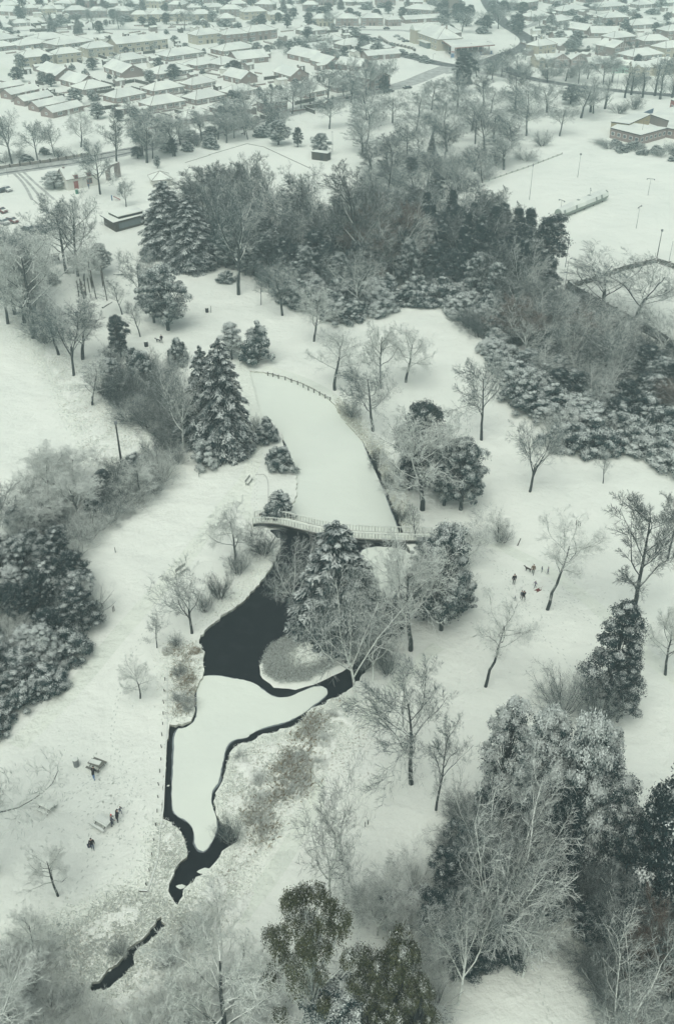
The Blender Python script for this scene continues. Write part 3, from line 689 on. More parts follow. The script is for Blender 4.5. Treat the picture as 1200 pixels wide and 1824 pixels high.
# footprints round the tables
b = MB(); r = random.Random(9)
for (x, y, s, n) in ((190,1400,55,170),(205,1480,45,120),(1000,1075,50,80),(940,1040,40,60),(640,640,60,30)):
    for _ in range(n):
        p = G(x + r.gauss(0, s), y + r.gauss(0, s)); a = r.random() * 6.28
        if inside(poly1, p.x, p.y): continue
        pts = [(p.x + math.cos(a) * u * .14 - math.sin(a) * v * .065, p.y + math.sin(a) * u * .14 + math.cos(a) * v * .065, .007) for u, v in ((-1,-1),(1,-1),(1.2,0),(1,1),(-1,1))]
        b.poly(pts)
for tr in (((210,1480),(240,1420),(200,1300),(230,1180),(300,1060),(370,940)),((931,1075),(960,1130),(1010,1180),(1080,1330)),((914,1045),(880,1000),(800,965)),((441,806),(455,850),(450,920)),((288,612),(340,640),(430,660),(470,668)),((150,1400),(100,1440),(40,1420)),((940,1040),(1010,1070),(1060,1120)),((640,1480),(560,1600),(520,1640)),((980,1824),(960,1740),(940,1700)),((168,1515),(120,1600),(80,1700)),((300,575),(370,560),(420,600))):
    P = [G(*q) for q in tr]
    for i in range(len(P) - 1):
        L_ = (P[i + 1] - P[i]).length; k = int(L_ / .62); d = (P[i + 1] - P[i]).normalized(); nn = Vector((-d.y, d.x, 0))
        for j in range(k):
            p = P[i].lerp(P[i + 1], j / k) + nn * ((.16 if j % 2 else -.16) + .35 * math.sin(j * .11) + r.gauss(0, .05)); a = math.atan2(d.y, d.x)
            b.poly([(p.x + math.cos(a) * u * .16 - math.sin(a) * v * .07, p.y + math.sin(a) * u * .16 + math.cos(a) * v * .07, .008) for u, v in ((-1,-1),(1,-1),(1.2,0),(1,1),(-1,1))])
o = b.build('footprints', plain('footprint', (.58, .62, .56))); o['kind'] = 'stuff'

# ------------------------------------------------------------------ common materials for built things
M['brick'] = plain('brick', (.27, .215, .195), .9, .3, 5); M['brick2'] = plain('brown_brick', (.25, .22, .205), .9, .3, 5)
M['cream'] = plain('cream_render', (.46, .43, .34), .85, .08); M['white'] = plain('white_render', (.66, .66, .60), .8, .06)
M['mint'] = plain('mint_render', (.38, .58, .50), .8, .06); M['frame'] = plain('white_frame', (.72, .73, .70), .5, .03)
M['glass'] = plain('window_glass', (.10, .13, .14), .15, .3, 1, spec=.6); M['dark'] = plain('dark_paint', (.022, .026, .028), .5, .2)
M['timber'] = plain('dark_timber', (.06, .055, .045), .8, .3); M['tile'] = plain('roof_tile', (.16, .14, .13), .8, .3)
M['red'] = plain('red_paint', (.28, .085, .075), .5, .1); M['blue'] = plain('blue_panel', (.11, .19, .30), .5, .25); M['green'] = plain('green_paint', (.06, .22, .15), .6, .2)
M['metal'] = plain('galvanised_metal', (.22, .24, .24), .5, .2); M['bridge'] = plain('white_rail_paint', (.60, .62, .57), .6, .05); M['wood'] = plain('weathered_wood', (.14, .145, .125), .85, .3)
M['beige'] = plain('beige_wall', (.42, .36, .22), .8, .1); M['hedge'] = M['holly']; M['stone'] = plain('stone', (.25, .23, .20), .9, .3)
M['netting'] = plain('grey_green_cover', (.25, .29, .26), .8, .35, 2)

def hip(b, w_, d, z0, h, over=.45, ridge=None, mi=0):
    """hipped roof; ridge along x"""
    x, y = w_ / 2 + over, d / 2 + over; r = x - y * .95 if ridge is None else ridge; r = max(r, .05)
    B = [(-x, -y, z0), (x, -y, z0), (x, y, z0), (-x, y, z0)]; E = [(p[0], p[1], z0 + .16) for p in B]; T = [(-r, 0, z0 + h), (r, 0, z0 + h)]
    for i in range(4): b.poly([B[i], B[(i + 1) % 4], E[(i + 1) % 4], E[i]], 1)
    b.poly(B[::-1], 1)
    b.poly([E[0], E[1], T[1], T[0]], mi); b.poly([E[2], E[3], T[0], T[1]], mi); b.poly([E[1], E[2], T[1]], mi); b.poly([E[3], E[0], T[0]], mi)
    for c_, t in ((E[0], T[0]), (E[1], T[1]), (E[2], T[1]), (E[3], T[0])): b.tube(Vector(c_) + Vector((0, 0, .02)), Vector(t), .10, .10, 4, 1)
def gab(b, w_, d, z0, h, over=.4, mi=0, axis='x'):
    x, y = w_ / 2 + over, d / 2 + over; t = .18
    def q(*p): return [(a, c, e) if axis == 'x' else (-c, a, e) for a, c, e in p]
    b.poly(q((-x, -y, z0 + t), (x, -y, z0 + t), (x, 0, z0 + h + t), (-x, 0, z0 + h + t)), mi); b.poly(q((x, y, z0 + t), (-x, y, z0 + t), (-x, 0, z0 + h + t), (x, 0, z0 + h + t)), mi)
    for s in (-1, 1): b.poly(q((x * s, -y, z0), (x * s, 0, z0 + h), (x * s, 0, z0 + h + t), (x * s, -y, z0 + t)), 1); b.poly(q((x * s, y, z0), (x * s, 0, z0 + h), (x * s, 0, z0 + h + t), (x * s, y, z0 + t)), 1)
    for s in (-1, 1): b.poly(q((-x, y * s, z0), (x, y * s, z0), (x, y * s, z0 + t), (-x, y * s, z0 + t)), 1)
    b.poly(q((-x, -y, z0), (-x, 0, z0 + h), (x, 0, z0 + h), (x, -y, z0)), 1); b.poly(q((-x, y, z0), (x, y, z0), (x, 0, z0 + h), (-x, 0, z0 + h)), 1)
def chim(parent, x, y, z, h=1.5, m='brick'):
    b = MB(); b.box(x, y, z, .7, .55, h, 0, 0); b.box(x, y, z + h, .8, .65, .12, 0, 1)
    for s in (-.18, .18): b.tube((x + s, y, z + h + .1), (x + s, y, z + h + .4), .1, .09, 6, 0)
    return b.build('chimney', [M[m], M['snow_roof']], parent)
def window(parent, x, y, z, w_, h, face, n=2, fm='frame'):
    """window with pane; face = 'f','b','l','r'"""
    def T(u, v, e):
        if face == 'f': return (x + u, y - e, z + v)
        if face == 'b': return (x - u, y + e, z + v)
        if face == 'r': return (x + e, y + u, z + v)
        return (x - e, y - u, z + v)
    def bar(b, u0, v0, u1, v1, e, mi=0):
        b.hexa([T(u0, v0, -.02), T(u1, v0, -.02), T(u1, v0, e), T(u0, v0, e)], [T(u0, v1, -.02), T(u1, v1, -.02), T(u1, v1, e), T(u0, v1, e)], mi)
    b = MB(); W2_ = w_ / 2; f = .13
    bar(b, -W2_, 0, W2_, f, .1); bar(b, -W2_, h - f, W2_, h, .08)
    for i in range(n + 1):
        u = -W2_ + (w_ - f) * i / n; bar(b, u, f, u + f, h - f, .08)
    o = b.build('window', M[fm], parent); g = MB(); bar(g, -W2_ + .03, .03, W2_ - .03, h - .03, .04); g.build('pane', M['glass'], o); return o
def door(parent, x, y, z, m, face='f', w_=.95, h=2.05):
    b = MB()
    if face == 'f': b.box(x, y - .03, z, w_, .1, h, 0, 0); b.box(x, y - .02, z + h, w_ + .3, .14, .12, 0, 0)
    else: b.box(x + (.03 if face == 'r' else -.03), y, z, .1, w_, h, 0, 0)
    return b.build('door', M[m], parent)
def walls(parent, w_, d, h, m, gable=0, axis='x', m2=None):
    b = MB(); b.box(0, 0, -.1, w_, d, h + .1)
    if gable:
        x, y = w_ / 2, d / 2
        if axis == 'x':
            for s in (-1, 1): b.hexa([(x * s, -y, h), (x * s - .25 * s, -y, h), (x * s - .25 * s, y, h), (x * s, y, h)], [(x * s, -.01, h + gable), (x * s - .25 * s, -.01, h + gable), (x * s - .25 * s, .01, h + gable), (x * s, .01, h + gable)])
        else:
            for s in (-1, 1): b.hexa([(-x, y * s, h), (x, y * s, h), (x, y * s - .25 * s, h), (-x, y * s - .25 * s, h)], [(-.01, y * s, h + gable), (.01, y * s, h + gable), (.01, y * s - .25 * s, h + gable), (-.01, y * s - .25 * s, h + gable)])
    return b.build('wall', M[m], parent)
RM = [M['snow_roof'], M['tile']]
def house(kind):
    """origin = middle of the front wall's foot line's building centre; front faces -y"""
    nm = 'bungalow' if kind[0] == 'b' or kind[0] == 'g' else 'house'; o = empty(nm); wm = 'brick'
    if kind in ('bh', 'bh2'):            # hipped bungalow pair
        wm = 'brick' if kind == 'bh' else 'brick2'
        w_, d, h, rh = 15.0, 9.0, 2.5, 3.1; walls(o, w_, d, h, wm); b = MB(); hip(b, w_, d, h, rh); rf = b.build('roof', RM, o)
        chim(rf, -.3, .3, h + rh - .5, 1.5, wm)
        for i, x in enumerate((-6.1, -3.2, -.2 + .9, 3.4, 6.1)): window(o, x, -d / 2, .75, 2.0, 1.45, 'f', 3)
        door(o, -1.4, -d / 2, 0, 'frame'); door(o, 4.8, -d / 2, 0, 'frame', w_=.8)
        for y in (-2.4, 1.5): window(o, -w_ / 2, y, .9, 1.4, 1.2, 'l'); window(o, w_ / 2, y, .9, 1.4, 1.2, 'r')
    elif kind == 'bs':                   # small hipped bungalow
        w_, d, h, rh = 10.0, 8.4, 2.5, 3.0; walls(o, w_, d, h, 'brick2'); b = MB(); hip(b, w_, d, h, rh); rf = b.build('roof', RM, o); chim(rf, 1.2, .8, h + rh - 1.2, 1.5)
        window(o, -3, -d / 2, .75, 2.4, 1.4, 'f', 3); window(o, 3, -d / 2, .75, 2.4, 1.4, 'f', 3); door(o, 0, -d / 2, 0, 'frame'); window(o, -w_ / 2, 0, .9, 1.5, 1.2, 'l')
    elif kind in ('gx', 'gl'):           # gabled bungalow, ridge along the front
        w_, d, h, rh = (13.0, 8.5, 2.5, 3.4) if kind == 'gx' else (14.5, 6.6, 2.3, 2.1)
        walls(o, w_, d, h, 'brick', rh, 'x'); b = MB(); gab(b, w_, d, h, rh); rf = b.build('roof', RM, o); chim(rf, w_ / 2 - 1.2, .6, h + rh - .8, 1.6)
        window(o, -4, -d / 2, .75, 2.2, 1.4, 'f', 3); window(o, 3.6, -d / 2, .75, 2.2, 1.4, 'f', 3); door(o, 0, -d / 2, 0, 'frame'); window(o, w_ / 2, -.2, 3.2 if kind == 'gx' else 1.0, 1.2, 1.1, 'r'); window(o, -w_ / 2, .2, 1, 1.2, 1.1, 'l')
    elif kind in ('sh', 'sc', 'sb'):     # hipped two-storey semi-detached pair
        wm = {'sh': 'brick', 'sc': 'cream', 'sb': 'brick2'}[kind]; w_, d, h, rh = 13.6, 8.4, 5.1, 3.0
        walls(o, w_, d, h, wm); b = MB(); hip(b, w_, d, h, rh); rf = b.build('roof', RM, o); chim(rf, 0, .3, h + rh - .5, 1.7, wm)
        for z in (.8, 3.3):
            for x in (-5, 5): window(o, x, -d / 2, z, 2.3, 1.4, 'f', 3)
            window(o, w_ / 2, 1, z, 1.1, 1.2, 'r'); window(o, -w_ / 2, 1, z, 1.1, 1.2, 'l')
        for x in (-1.2, 1.2): door(o, x, -d / 2, 0, 'dark'); window(o, x * 1.25, -d / 2, 3.3, 1.2, 1.3, 'f', 2)
    elif kind in ('dh',):                # two-storey detached with timbered front gable
        w_, d, h, rh = 8.6, 9.6, 5.0, 3.2; walls(o, w_, d, h, 'brick', rh, 'y'); b = MB(); gab(b, d, w_, h, rh, axis='y'); rf = b.build('roof', RM, o); chim(rf, -1, 1.2, h + rh - 1.2, 1.8)
        for z in (.7, 3.2):
            for x in (-2.3, 2.3): window(o, x, -d / 2, z, 2.4, 1.4, 'f', 3)
        b = MB()
        for x in (-2.4, -1.2, 0, 1.2, 2.4): b.box(x, -d / 2 - .06, h + .1, .16, .1, max(.3, rh * (1 - abs(x) / 4.3) - .5))
        b.box(0, -d / 2 - .06, h - .1, w_, .1, .18); b.build('timber_framing', M['frame'], o); door(o, 0, -d / 2, 0, 'dark'); window(o, w_ / 2, 1.5, 3.2, 1.2, 1.2, 'r'); window(o, -w_ / 2, 1.5, 3.2, 1.2, 1.2, 'l')
    elif kind in ('cg', 'mg'):           # rendered house with a front gable wing
        wm = 'cream' if kind == 'cg' else 'mint'; w_, d, h, rh = 11.0, 8.0, 4.6, 2.8; walls(o, w_, d, h, wm, rh, 'x'); b = MB(); gab(b, w_, d, h, rh)
        # wing
        b.poly([(-3.2 - 2.6, -d / 2 - 1.6, h + .1), (-3.2, -d / 2 - 1.6, h + 2.1), (-3.2, 0, h + 2.1), (-3.2 - 2.6, 0, h + .1)], 0); b.poly([(-3.2 + 2.6, -d / 2 - 1.6, h + .1), (-3.2 + 2.6, 0, h + .1), (-3.2, 0, h + 2.1), (-3.2, -d / 2 - 1.6, h + 2.1)], 0)
        rf = b.build('roof', RM, o); chim(rf, 2, .3, h + rh - .5, 1.6, 'brick')
        b = MB(); b.box(-3.2, -d / 2 - .6, -.1, 4.6, 1.4, h + .1); k = -d / 2 - 1.29; b.hexa([(-5.5, k, h), (-.9, k, h), (-.9, k + .2, h), (-5.5, k + .2, h)], [(-3.21, k, h + 1.85), (-3.19, k, h + 1.85), (-3.19, k + .2, h + 1.85), (-3.21, k + .2, h + 1.85)]); b.build('wing', M[wm], o)
        for z in (.7, 3.0): window(o, -3.2, -d / 2 - 1.3, z, 2.6, 1.4, 'f', 3); window(o, 3, -d / 2, z, 2.2, 1.4, 'f', 3)
        door(o, .8, -d / 2, 0, 'dark'); window(o, w_ / 2, 0, 3.0, 1.2, 1.2, 'r')
    elif kind == 'tc':                   # long cream terrace
        w_, d, h, rh = 23, 8, 5.0, 2.9; walls(o, w_, d, h, 'cream', rh, 'x'); b = MB(); gab(b, w_, d, h, rh); rf = b.build('roof', RM, o)
        for x in (-6, 3, 9): chim(rf, x, .3, h + rh - .3, 1.5)
        for i in range(6):
            for z in (.8, 3.2): window(o, -9.8 + i * 3.9, -d / 2, z, 1.8, 1.3, 'f', 2)
            door(o, -8.2 + i * 3.9 if i < 5 else 10.9, -d / 2, 0, 'dark', w_=.85)
        window(o, w_ / 2, 0, 3.2, 1.2, 1.2, 'r')
    elif kind == 'fl':                   # low wide block of flats
        w_, d, h, rh = 21, 13, 2.8, 3.0; walls(o, w_, d, h, 'brick2'); b = MB(); hip(b, w_, d, h, rh); b.build('roof', RM, o)
        for i in range(6): window(o, -8.6 + i * 3.4, -d / 2, .8, 1.9, 1.4, 'f', 2)
        door(o, 0.1, -d / 2, 0, 'dark', w_=.9); 
        for y in (-3, 3): window(o, w_ / 2, y, .8, 1.6, 1.3, 'r'); window(o, -w_ / 2, y, .8, 1.6, 1.3, 'l')
    HW[kind] = (w_, d)
    return o
HW = {}; HP = {}
KL = dict(bh='red brick hip-roofed bungalow', bh2='brown brick hip-roofed bungalow', bs='small square hip-roofed bungalow',
    gx='bungalow with a bare brick gable', gl='long low gabled building', sh='two-storey red brick house', sc='two-storey cream house', sb='two-storey brown brick house', dh='brick house with timbered gable',
    cg='cream house with front gable', mg='mint green house with front gable', tc='long cream terrace', fl='wide low hip-roofed block')
def place_house(kind, x1, y1, x2, y2, where, group, fit=1.0):
    a, b_ = G(x1, y1), G(x2, y2); L_ = (b_ - a).length; rz = math.atan2((b_ - a).y, (b_ - a).x)
    if kind not in HP: o = freeze(house(kind)); HP[kind] = o
    else: o = copy_tree(HP[kind])
    w_, d = HW[kind]; s = L_ / w_ * fit; sc = min(max(s, .62), 1.35)
    n = Vector((-math.sin(rz), math.cos(rz), 0)); c_ = (a + b_) / 2 + n * (d * sc * .5)
    o.location = c_; o.rotation_euler = (0, 0, rz); o.scale = (s, sc, .42 + .42 * min(sc, 1.2)); 
    HC.append((c_.x, c_.y, max(w_ * s, d * sc) / 2, rz, w_ * s, d * sc))
    tag(o, KL[kind] + ' ' + where, 'bungalow' if kind[0] in 'bg' else ('block' if kind == 'fl' else 'house'), group)
    return o
HC = []
LE = 'in the left estate'; CE = 'in the top middle estate'; RE = 'on the top right hillside'; TE = 'in the top left rows'; SE = 'along the top main road'
HL = [
 ('bh',208,185,261,175,LE),('bs',152,170,200,162,LE),('gx',109,151,142,160,LE),('gx',68,133,101,145,LE),('gx',186,128,219,140,LE),('bh',275,172,329,163,LE),('bh',343,161,385,153,LE),
 ('bh2',283,142,345,132,LE),('bh',270,199,332,189,LE),('bh2',350,188,402,178,LE),('bh',333,222,383,213,LE),('bh',398,207,452,197,LE),('bh2',415,176,457,167,LE),('gx',398,143,430,151,CE),
 ('sb',470,203,512,198,CE),('bh',545,176,586,168,CE),('dh',664,162,694,156,CE),('bh2',602,166,648,158,CE),('gx',598,123,642,128,CE),('gx',488,137,518,146,CE),('gx',553,116,582,124,CE),
 ('gx',512,104,556,114,CE),('gx',424,116,478,110,CE),('bh2',300,110,364,101,LE),('bh',352,126,396,118,LE),('bs',395,125,430,118,CE),('bh2',213,118,262,111,LE),('bh',398,100,458,92,CE),
 ('sc',158,104,205,99,TE),('sc',103,114,148,109,TE),('sc',42,122,98,116,TE),('tc',210,96,300,86,TE),('sc',352,80,396,75,TE),('sh',402,78,442,74,CE),('sh',444,74,494,68,CE),
 ('gl',45,190,96,179,LE),('gl',70,200,122,189,LE),('gl',22,178,72,167,LE),('gl',96,211,150,198,LE),('gl',0,166,44,158,LE),('fl',68,81,124,73,TE),('fl',36,90,90,83,TE),('fl',104,90,168,81,TE),('fl',-20,94,32,88,TE),('bs',-5,80,36,75,TE),('fl',-30,70,20,66,TE),
 ('bh2',-10,57,24,54,TE),('bh2',24,48,54,46,TE),('bs',88,40,112,38,TE),('sb',118,32,156,31,TE),('sb',160,32,192,31,TE),('sb',196,32,232,33,TE),('sc',234,38,264,38,TE),('sc',266,38,298,38,TE),('sc',302,38,338,38,TE),('sc',341,39,378,38,TE),('bs',390,40,420,39,TE),
 ('sb',392,30,430,30,TE),('sc',434,36,476,34,TE),('sc',480,38,508,37,TE),('bs',545,64,582,60,CE),('bh2',577,81,612,77,CE),('bh2',612,89,652,84,CE),('gl',655,108,712,103,CE),('bh2',660,97,700,92,CE),('gx',555,98,590,93,CE),
 ('sc',555,47,594,47,SE),('sh',598,47,638,47,SE),('sh',643,46,682,46,SE),('sh',690,47,714,46,SE),
 ('sb',928,20,957,15,RE),('bh2',945,38,980,34,RE),('bh',990,46,1018,41,RE),('bh2',1000,27,1048,22,RE),('gx',1010,57,1042,62,RE),('gx',1052,67,1098,67,RE),('sh',1075,47,1117,45,RE),('bh2',1065,20,1118,16,RE),('bh2',1124,53,1180,49,RE),
 ('sh',1090,85,1130,81,RE),('sb',1144,90,1190,88,RE),('dh',1090,103,1120,99,RE),('bh',1125,110,1180,104,RE),('sc',1182,104,1222,99,RE),('gx',988,74,1020,72,RE),('gx',976,86,1010,85,RE),('sc',957,99,988,94,RE),
 ('mg',1090,129,1122,131,RE),('cg',1124,135,1160,135,RE),('sc',1166,136,1210,131,RE),('dh',985,121,1012,121,RE),('dh',1015,122,1042,122,RE),('gx',1048,123,1088,121,RE),('cg',955,121,984,119,RE),('bh2',1135,15,1164,13,RE),('bh2',1166,14,1205,10,RE),('sh',1186,72,1230,69,RE),
 ('sh',1040,5,1075,3,RE),('bh2',985,8,1020,5,RE),
 ('bh',455,226,498,216,LE),('gx',455,131,480,137,CE),('gx',500,172,530,178,CE)]
HL = [h for h in HL if not (h[1] in (455, 500) and h[2] in (226, 172, 131))]
for k_, a_, b_, c_, d_, wh in HL: place_house(k_, a_, b_, c_, d_, wh, 'houses ' + wh)
r = random.Random(77)
for row, (y, x0, x1, where) in enumerate(((22, 0, 110, TE), (19, 300, 560, TE), (13, 10, 330, TE), (10, 560, 790, SE), (6, -20, 560, TE), (3, 580, 1000, SE), (-1, -20, 600, TE), (-4, 600, 1220, SE), (-8, -20, 700, TE), (27, 0, 80, TE), (-9, 700, 1220, SE))):
    x = x0
    while x < x1:
        w_ = r.uniform(24, 36); k_ = r.choice(['bh2', 'sb', 'sc', 'bs', 'gx', 'sh']); dy = r.uniform(-1.0, 1.0)
        if not (560 < x < 580 and y > 0) and not (780 < x + w_ / 2 < 925 and y > -3): place_house(k_, x, y + dy, x + w_, y + dy + r.uniform(-1.5, 1.5), where, 'houses ' + where)
        x += w_ + r.uniform(6, 16)

# ------------------------------------------------------------------ other buildings
def frame_of(x1, y1, x2, y2):
    a, b_ = G(x1, y1), G(x2, y2); return (a + b_) / 2, (b_ - a).length, math.atan2((b_ - a).y, (b_ - a).x)
def slab(b, pts, z0, z1, m0=0, m1=1): b.hexa([(x, y, z0) for x, y in pts], [(x, y, z1) for x, y in pts], m0, m1)
# lodge cottage
c_, L_, rz = frame_of(122, 340, 176, 329); o = empty('cottage', c_ + Vector((-math.sin(rz), math.cos(rz), 0)) * 3.2, rz)
w_ = L_; walls(o, w_, 6.4, 3.3, 'white', 3.0, 'x'); b = MB(); gab(b, w_, 6.4, 3.3, 3.0); rf = b.build('roof', RM, o)
for x in (-2.2, 2.4):
    b = MB(); b.box(x, -2.9, 3.3, 1.3, 1.4, 1.3); b.hexa([(x-.8,-3.7,4.6),(x+.8,-3.7,4.6),(x+.8,-1.6,4.6),(x-.8,-1.6,4.6)], [(x-.02,-3.7,5.5),(x+.02,-3.7,5.5),(x+.02,-1.2,5.5),(x-.02,-1.2,5.5)], 1, 1)
    dm = b.build('dormer', [M['brick'], M['snow_roof']], o); window(dm, x, -3.6, 3.5, .9, .9, 'f', 1, 'red')
window(o, 2.4, -3.2, .9, 1.9, 1.7, 'f', 2, 'red'); door(o, -2.4, -3.2, 0, 'red', w_=1.5, h=2.4); chim(rf, -w_ / 2 + 1, 0, 5.6, 1.2)
tag(o, 'white cottage with red window frames and two small dormers beside the road', 'cottage')
# brick archway
c_, L_, rz = frame_of(194, 321, 211, 315); o = empty('archway', c_, rz); L_ = 4.6
b = MB(); b.box(-L_ / 2, 0, -.1, 1.1, 1.2, 3.2); b.box(L_ / 2, 0, -.1, 1.3, 1.6, 4.9); k = 8
for i in range(k):
    a0, a1 = math.pi * i / k, math.pi * (i + 1) / k; R0, zc = 1.72, 2.7
    lo = [(-math.cos(a0) * R0, -.55, zc + math.sin(a0) * R0 * .8), (-math.cos(a1) * R0, -.55, zc + math.sin(a1) * R0 * .8), (-math.cos(a1) * R0, .55, zc + math.sin(a1) * R0 * .8), (-math.cos(a0) * R0, .55, zc + math.sin(a0) * R0 * .8)]
    b.hexa(lo, [(p[0], p[1], 4.7) for p in lo])
b.build('arch', M['brick2'], o); b = MB(); b.box(0, 0, 4.72, 4.9, 1.5, .15); b.build('coping', M['snow_roof'], o)
tag(o, 'old brick archway standing beside the white cottage', 'arch')
# flat-roofed pavilion
pv = [G(x, y, 3.0) for x, y in ((178, 383), (202, 397), (262, 381), (243, 369))]; cx = sum(p.x for p in pv) / 4; cy = sum(p.y for p in pv) / 4
o = empty('pavilion', (cx, cy, 0)); q = [(p.x - cx, p.y - cy) for p in pv]; sh = lambda s: [(x * s, y * s) for x, y in q]
b = MB(); slab(b, sh(.86), -.1, 2.8, 0, 0); b.build('wall', M['timber'], o)
b = MB(); slab(b, sh(1.0), 2.8, 3.05, 0, 1); rf = b.build('roof', [M['dark'], M['snow_roof']], o)
b = MB(); slab(b, [(x * .72 + .5, y * .62 + .5) for x, y in q], 3.05, 3.75, 0, 0); slab(b, [(x * .78 + .5, y * .68 + .5) for x, y in q], 3.75, 3.95, 1, 1); b.build('clerestory', [M['dark'], M['snow_roof']], rf)
for t in (.25, .5, .75):
    p = Vector(q[1]).lerp(Vector(q[2]), t) * .87; a = math.atan2(q[2][1] - q[1][1], q[2][0] - q[1][0]); b = MB(); b.box(p.x, p.y, .7, 2.6, .12, 1.6, a); b.build('window', M['glass'], o)
tag(o, 'low dark pavilion with a flat snow-covered double roof', 'pavilion')
# pyramid-roofed kiosk
g = G(287, 328); o = empty('kiosk', g, .35); walls(o, 6.2, 6.2, 2.1, 'white'); b = MB(); hip(b, 6.2, 6.2, 2.1, 2.1, ridge=.05); b.build('roof', RM, o); window(o, 0, -3.1, .8, 3, 1, 'f', 3)
tag(o, 'small square kiosk under a snowy pyramid roof', 'kiosk')
# dark hut on the sports green
g = G(572, 284); o = empty('hut', g, -.45); walls(o, 6.0, 3.0, 2.5, 'timber'); b = MB(); b.box(0, 0, 2.5, 6.3, 3.3, .22, 0, 0, 1); b.build('roof', [M['dark'], M['snow_roof']], o); door(o, 1, -1.5, 0, 'dark', w_=1.3)
tag(o, 'dark hut with a snowy flat roof at the corner of the green', 'hut')
# school blocks
def block(name, px, h, wm, label, cat, top=None, win=(), z0=-.1):
    P = [G(x, y, h) for x, y in px]; cx = sum(p.x for p in P) / len(P); cy = sum(p.y for p in P) / len(P); o = empty(name, (cx, cy, 0)); Q = [(p.x - cx, p.y - cy) for p in P]
    ar = sum(Q[i][0] * Q[(i + 1) % len(Q)][1] - Q[(i + 1) % len(Q)][0] * Q[i][1] for i in range(len(Q)))
    if ar < 0: Q = Q[::-1]
    b = MB(); slab(b, Q, z0, h - .15, 0, 0); b.build('wall', M[wm], o)
    b = MB(); slab(b, [(x * 1.03, y * 1.03) for x, y in Q], h - .15, h + .15, 0, 1); b.build('roof', [M['dark'], M['snow_roof']], o)
    for i in range(len(Q)):
        a, c = Vector(Q[i]), Vector(Q[(i + 1) % len(Q)]); L_ = (c - a).length; ang = math.atan2(c.y - a.y, c.x - a.x); n = int(L_ / 2.6)
        if win != 'all': continue
        for j in range(n):
            p = a.lerp(c, (j + .5) / n); w = MB(); w.box(p.x, p.y, h * .32, 1.6, .14, h * .38, ang, 0); wo_ = w.build('window', M['frame'], o)
            w = MB(); w.box(p.x, p.y, h * .36, 1.3, .2, h * .30, ang, 0); w.build('pane', M['glass'], wo_)
    return tag(o, label, cat)
block('school_building', [(1087, 228), (1140, 241), (1187, 228), (1108, 217)], 3.6, 'brick', 'flat-roofed red brick school block nearest the snowy field', 'school', win='all')
block('school_building', [(1187, 228), (1225, 235), (1260, 222), (1195, 205)], 3.4, 'brick', 'brick school block cut off by the right edge', 'school', win='all')
block('school_building', [(1088, 217), (1120, 221), (1158, 204), (1133, 199)], 4.2, 'beige', 'beige flat-roofed school block with a blue wall', 'school')
a, c = G(1132, 220), G(1158, 209); b = MB(); d = (c - a); ang = math.atan2(d.y, d.x); b.box(0, 0, 0, d.length, .2, 3.6, ang); o = b.build('wall_panel', M['blue']); o.location = (a + c) / 2 + Vector((.3, -.6, 0))
tag(o, 'blue panelled screen wall beside the beige school block', 'wall')
block('school_building', [(1158, 204), (1200, 190), (1290, 200), (1240, 222), (1190, 215)], 3.3, 'brick2', 'wide snowy flat-roofed school hall behind the brick blocks', 'school')
block('red_tower', [(1194, 178), (1203, 181), (1215, 178), (1206, 175)], 5.2, 'red', 'small red tower rising over the school roofs', 'tower', win='all')
# petrol station canopy, shop, totem
P = [G(x, y, 5.2) for x, y in ((786, 71), (807, 85), (881, 79.5), (866, 67.5))]; c_ = sum(P, Vector()) / 4; o = empty('filling_station', (c_.x, c_.y, 0)); Q = [(p.x - c_.x, p.y - c_.y) for p in P]
b = MB(); slab(b, Q, 4.7, 5.1, 0, 0); slab(b, [(x * .995, y * .995) for x, y in Q], 5.1, 5.35, 1, 1); b.build('canopy', [M['red'], M['snow_roof']], o)
for u in (.12, .4, .65, .9):
    for v in (.2, .8):
        p = Vector(Q[1]).lerp(Vector(Q[2]), u).lerp(Vector(Q[0]).lerp(Vector(Q[3]), u), v); b = MB(); b.box(p.x, p.y, -.1, .45, .45, 4.9); b.build('column', M['frame'], o)
        if v < .5 and u > .2: b = MB(); b.box(p.x + 1.6, p.y, 0, .9, .6, 1.6); b.box(p.x + 1.6, p.y, -.02, 3, 1.2, .15); b.build('fuel_pump', M['blue'], o)
p = Vector(Q[0]).lerp(Vector(Q[3]), .5) * .8; a = math.atan2(Q[3][1] - Q[0][1], Q[3][0] - Q[0][0]); b = MB(); b.box(p.x, p.y + 1.5, -.1, 19, 6, 3.6, a); b.build('shop', M['glass'], o)
tag(o, 'filling station with a snow-covered canopy edged in red', 'filling station')
g = G(805, 105); o = empty('price_totem', g); b = MB(); b.box(0, 0, 0, 1.9, .5, 6.0); b.build('board', M['frame'], o); b = MB(); b.box(0, -.28, .7, 1.7, .1, 2.0); b.build('panel', M['blue'], o); b = MB(); b.box(0, -.28, 3.2, 1.7, .1, .5); b.build('band', M['red'], o)
tag(o, 'white price totem with a blue panel in front of the filling station', 'sign')
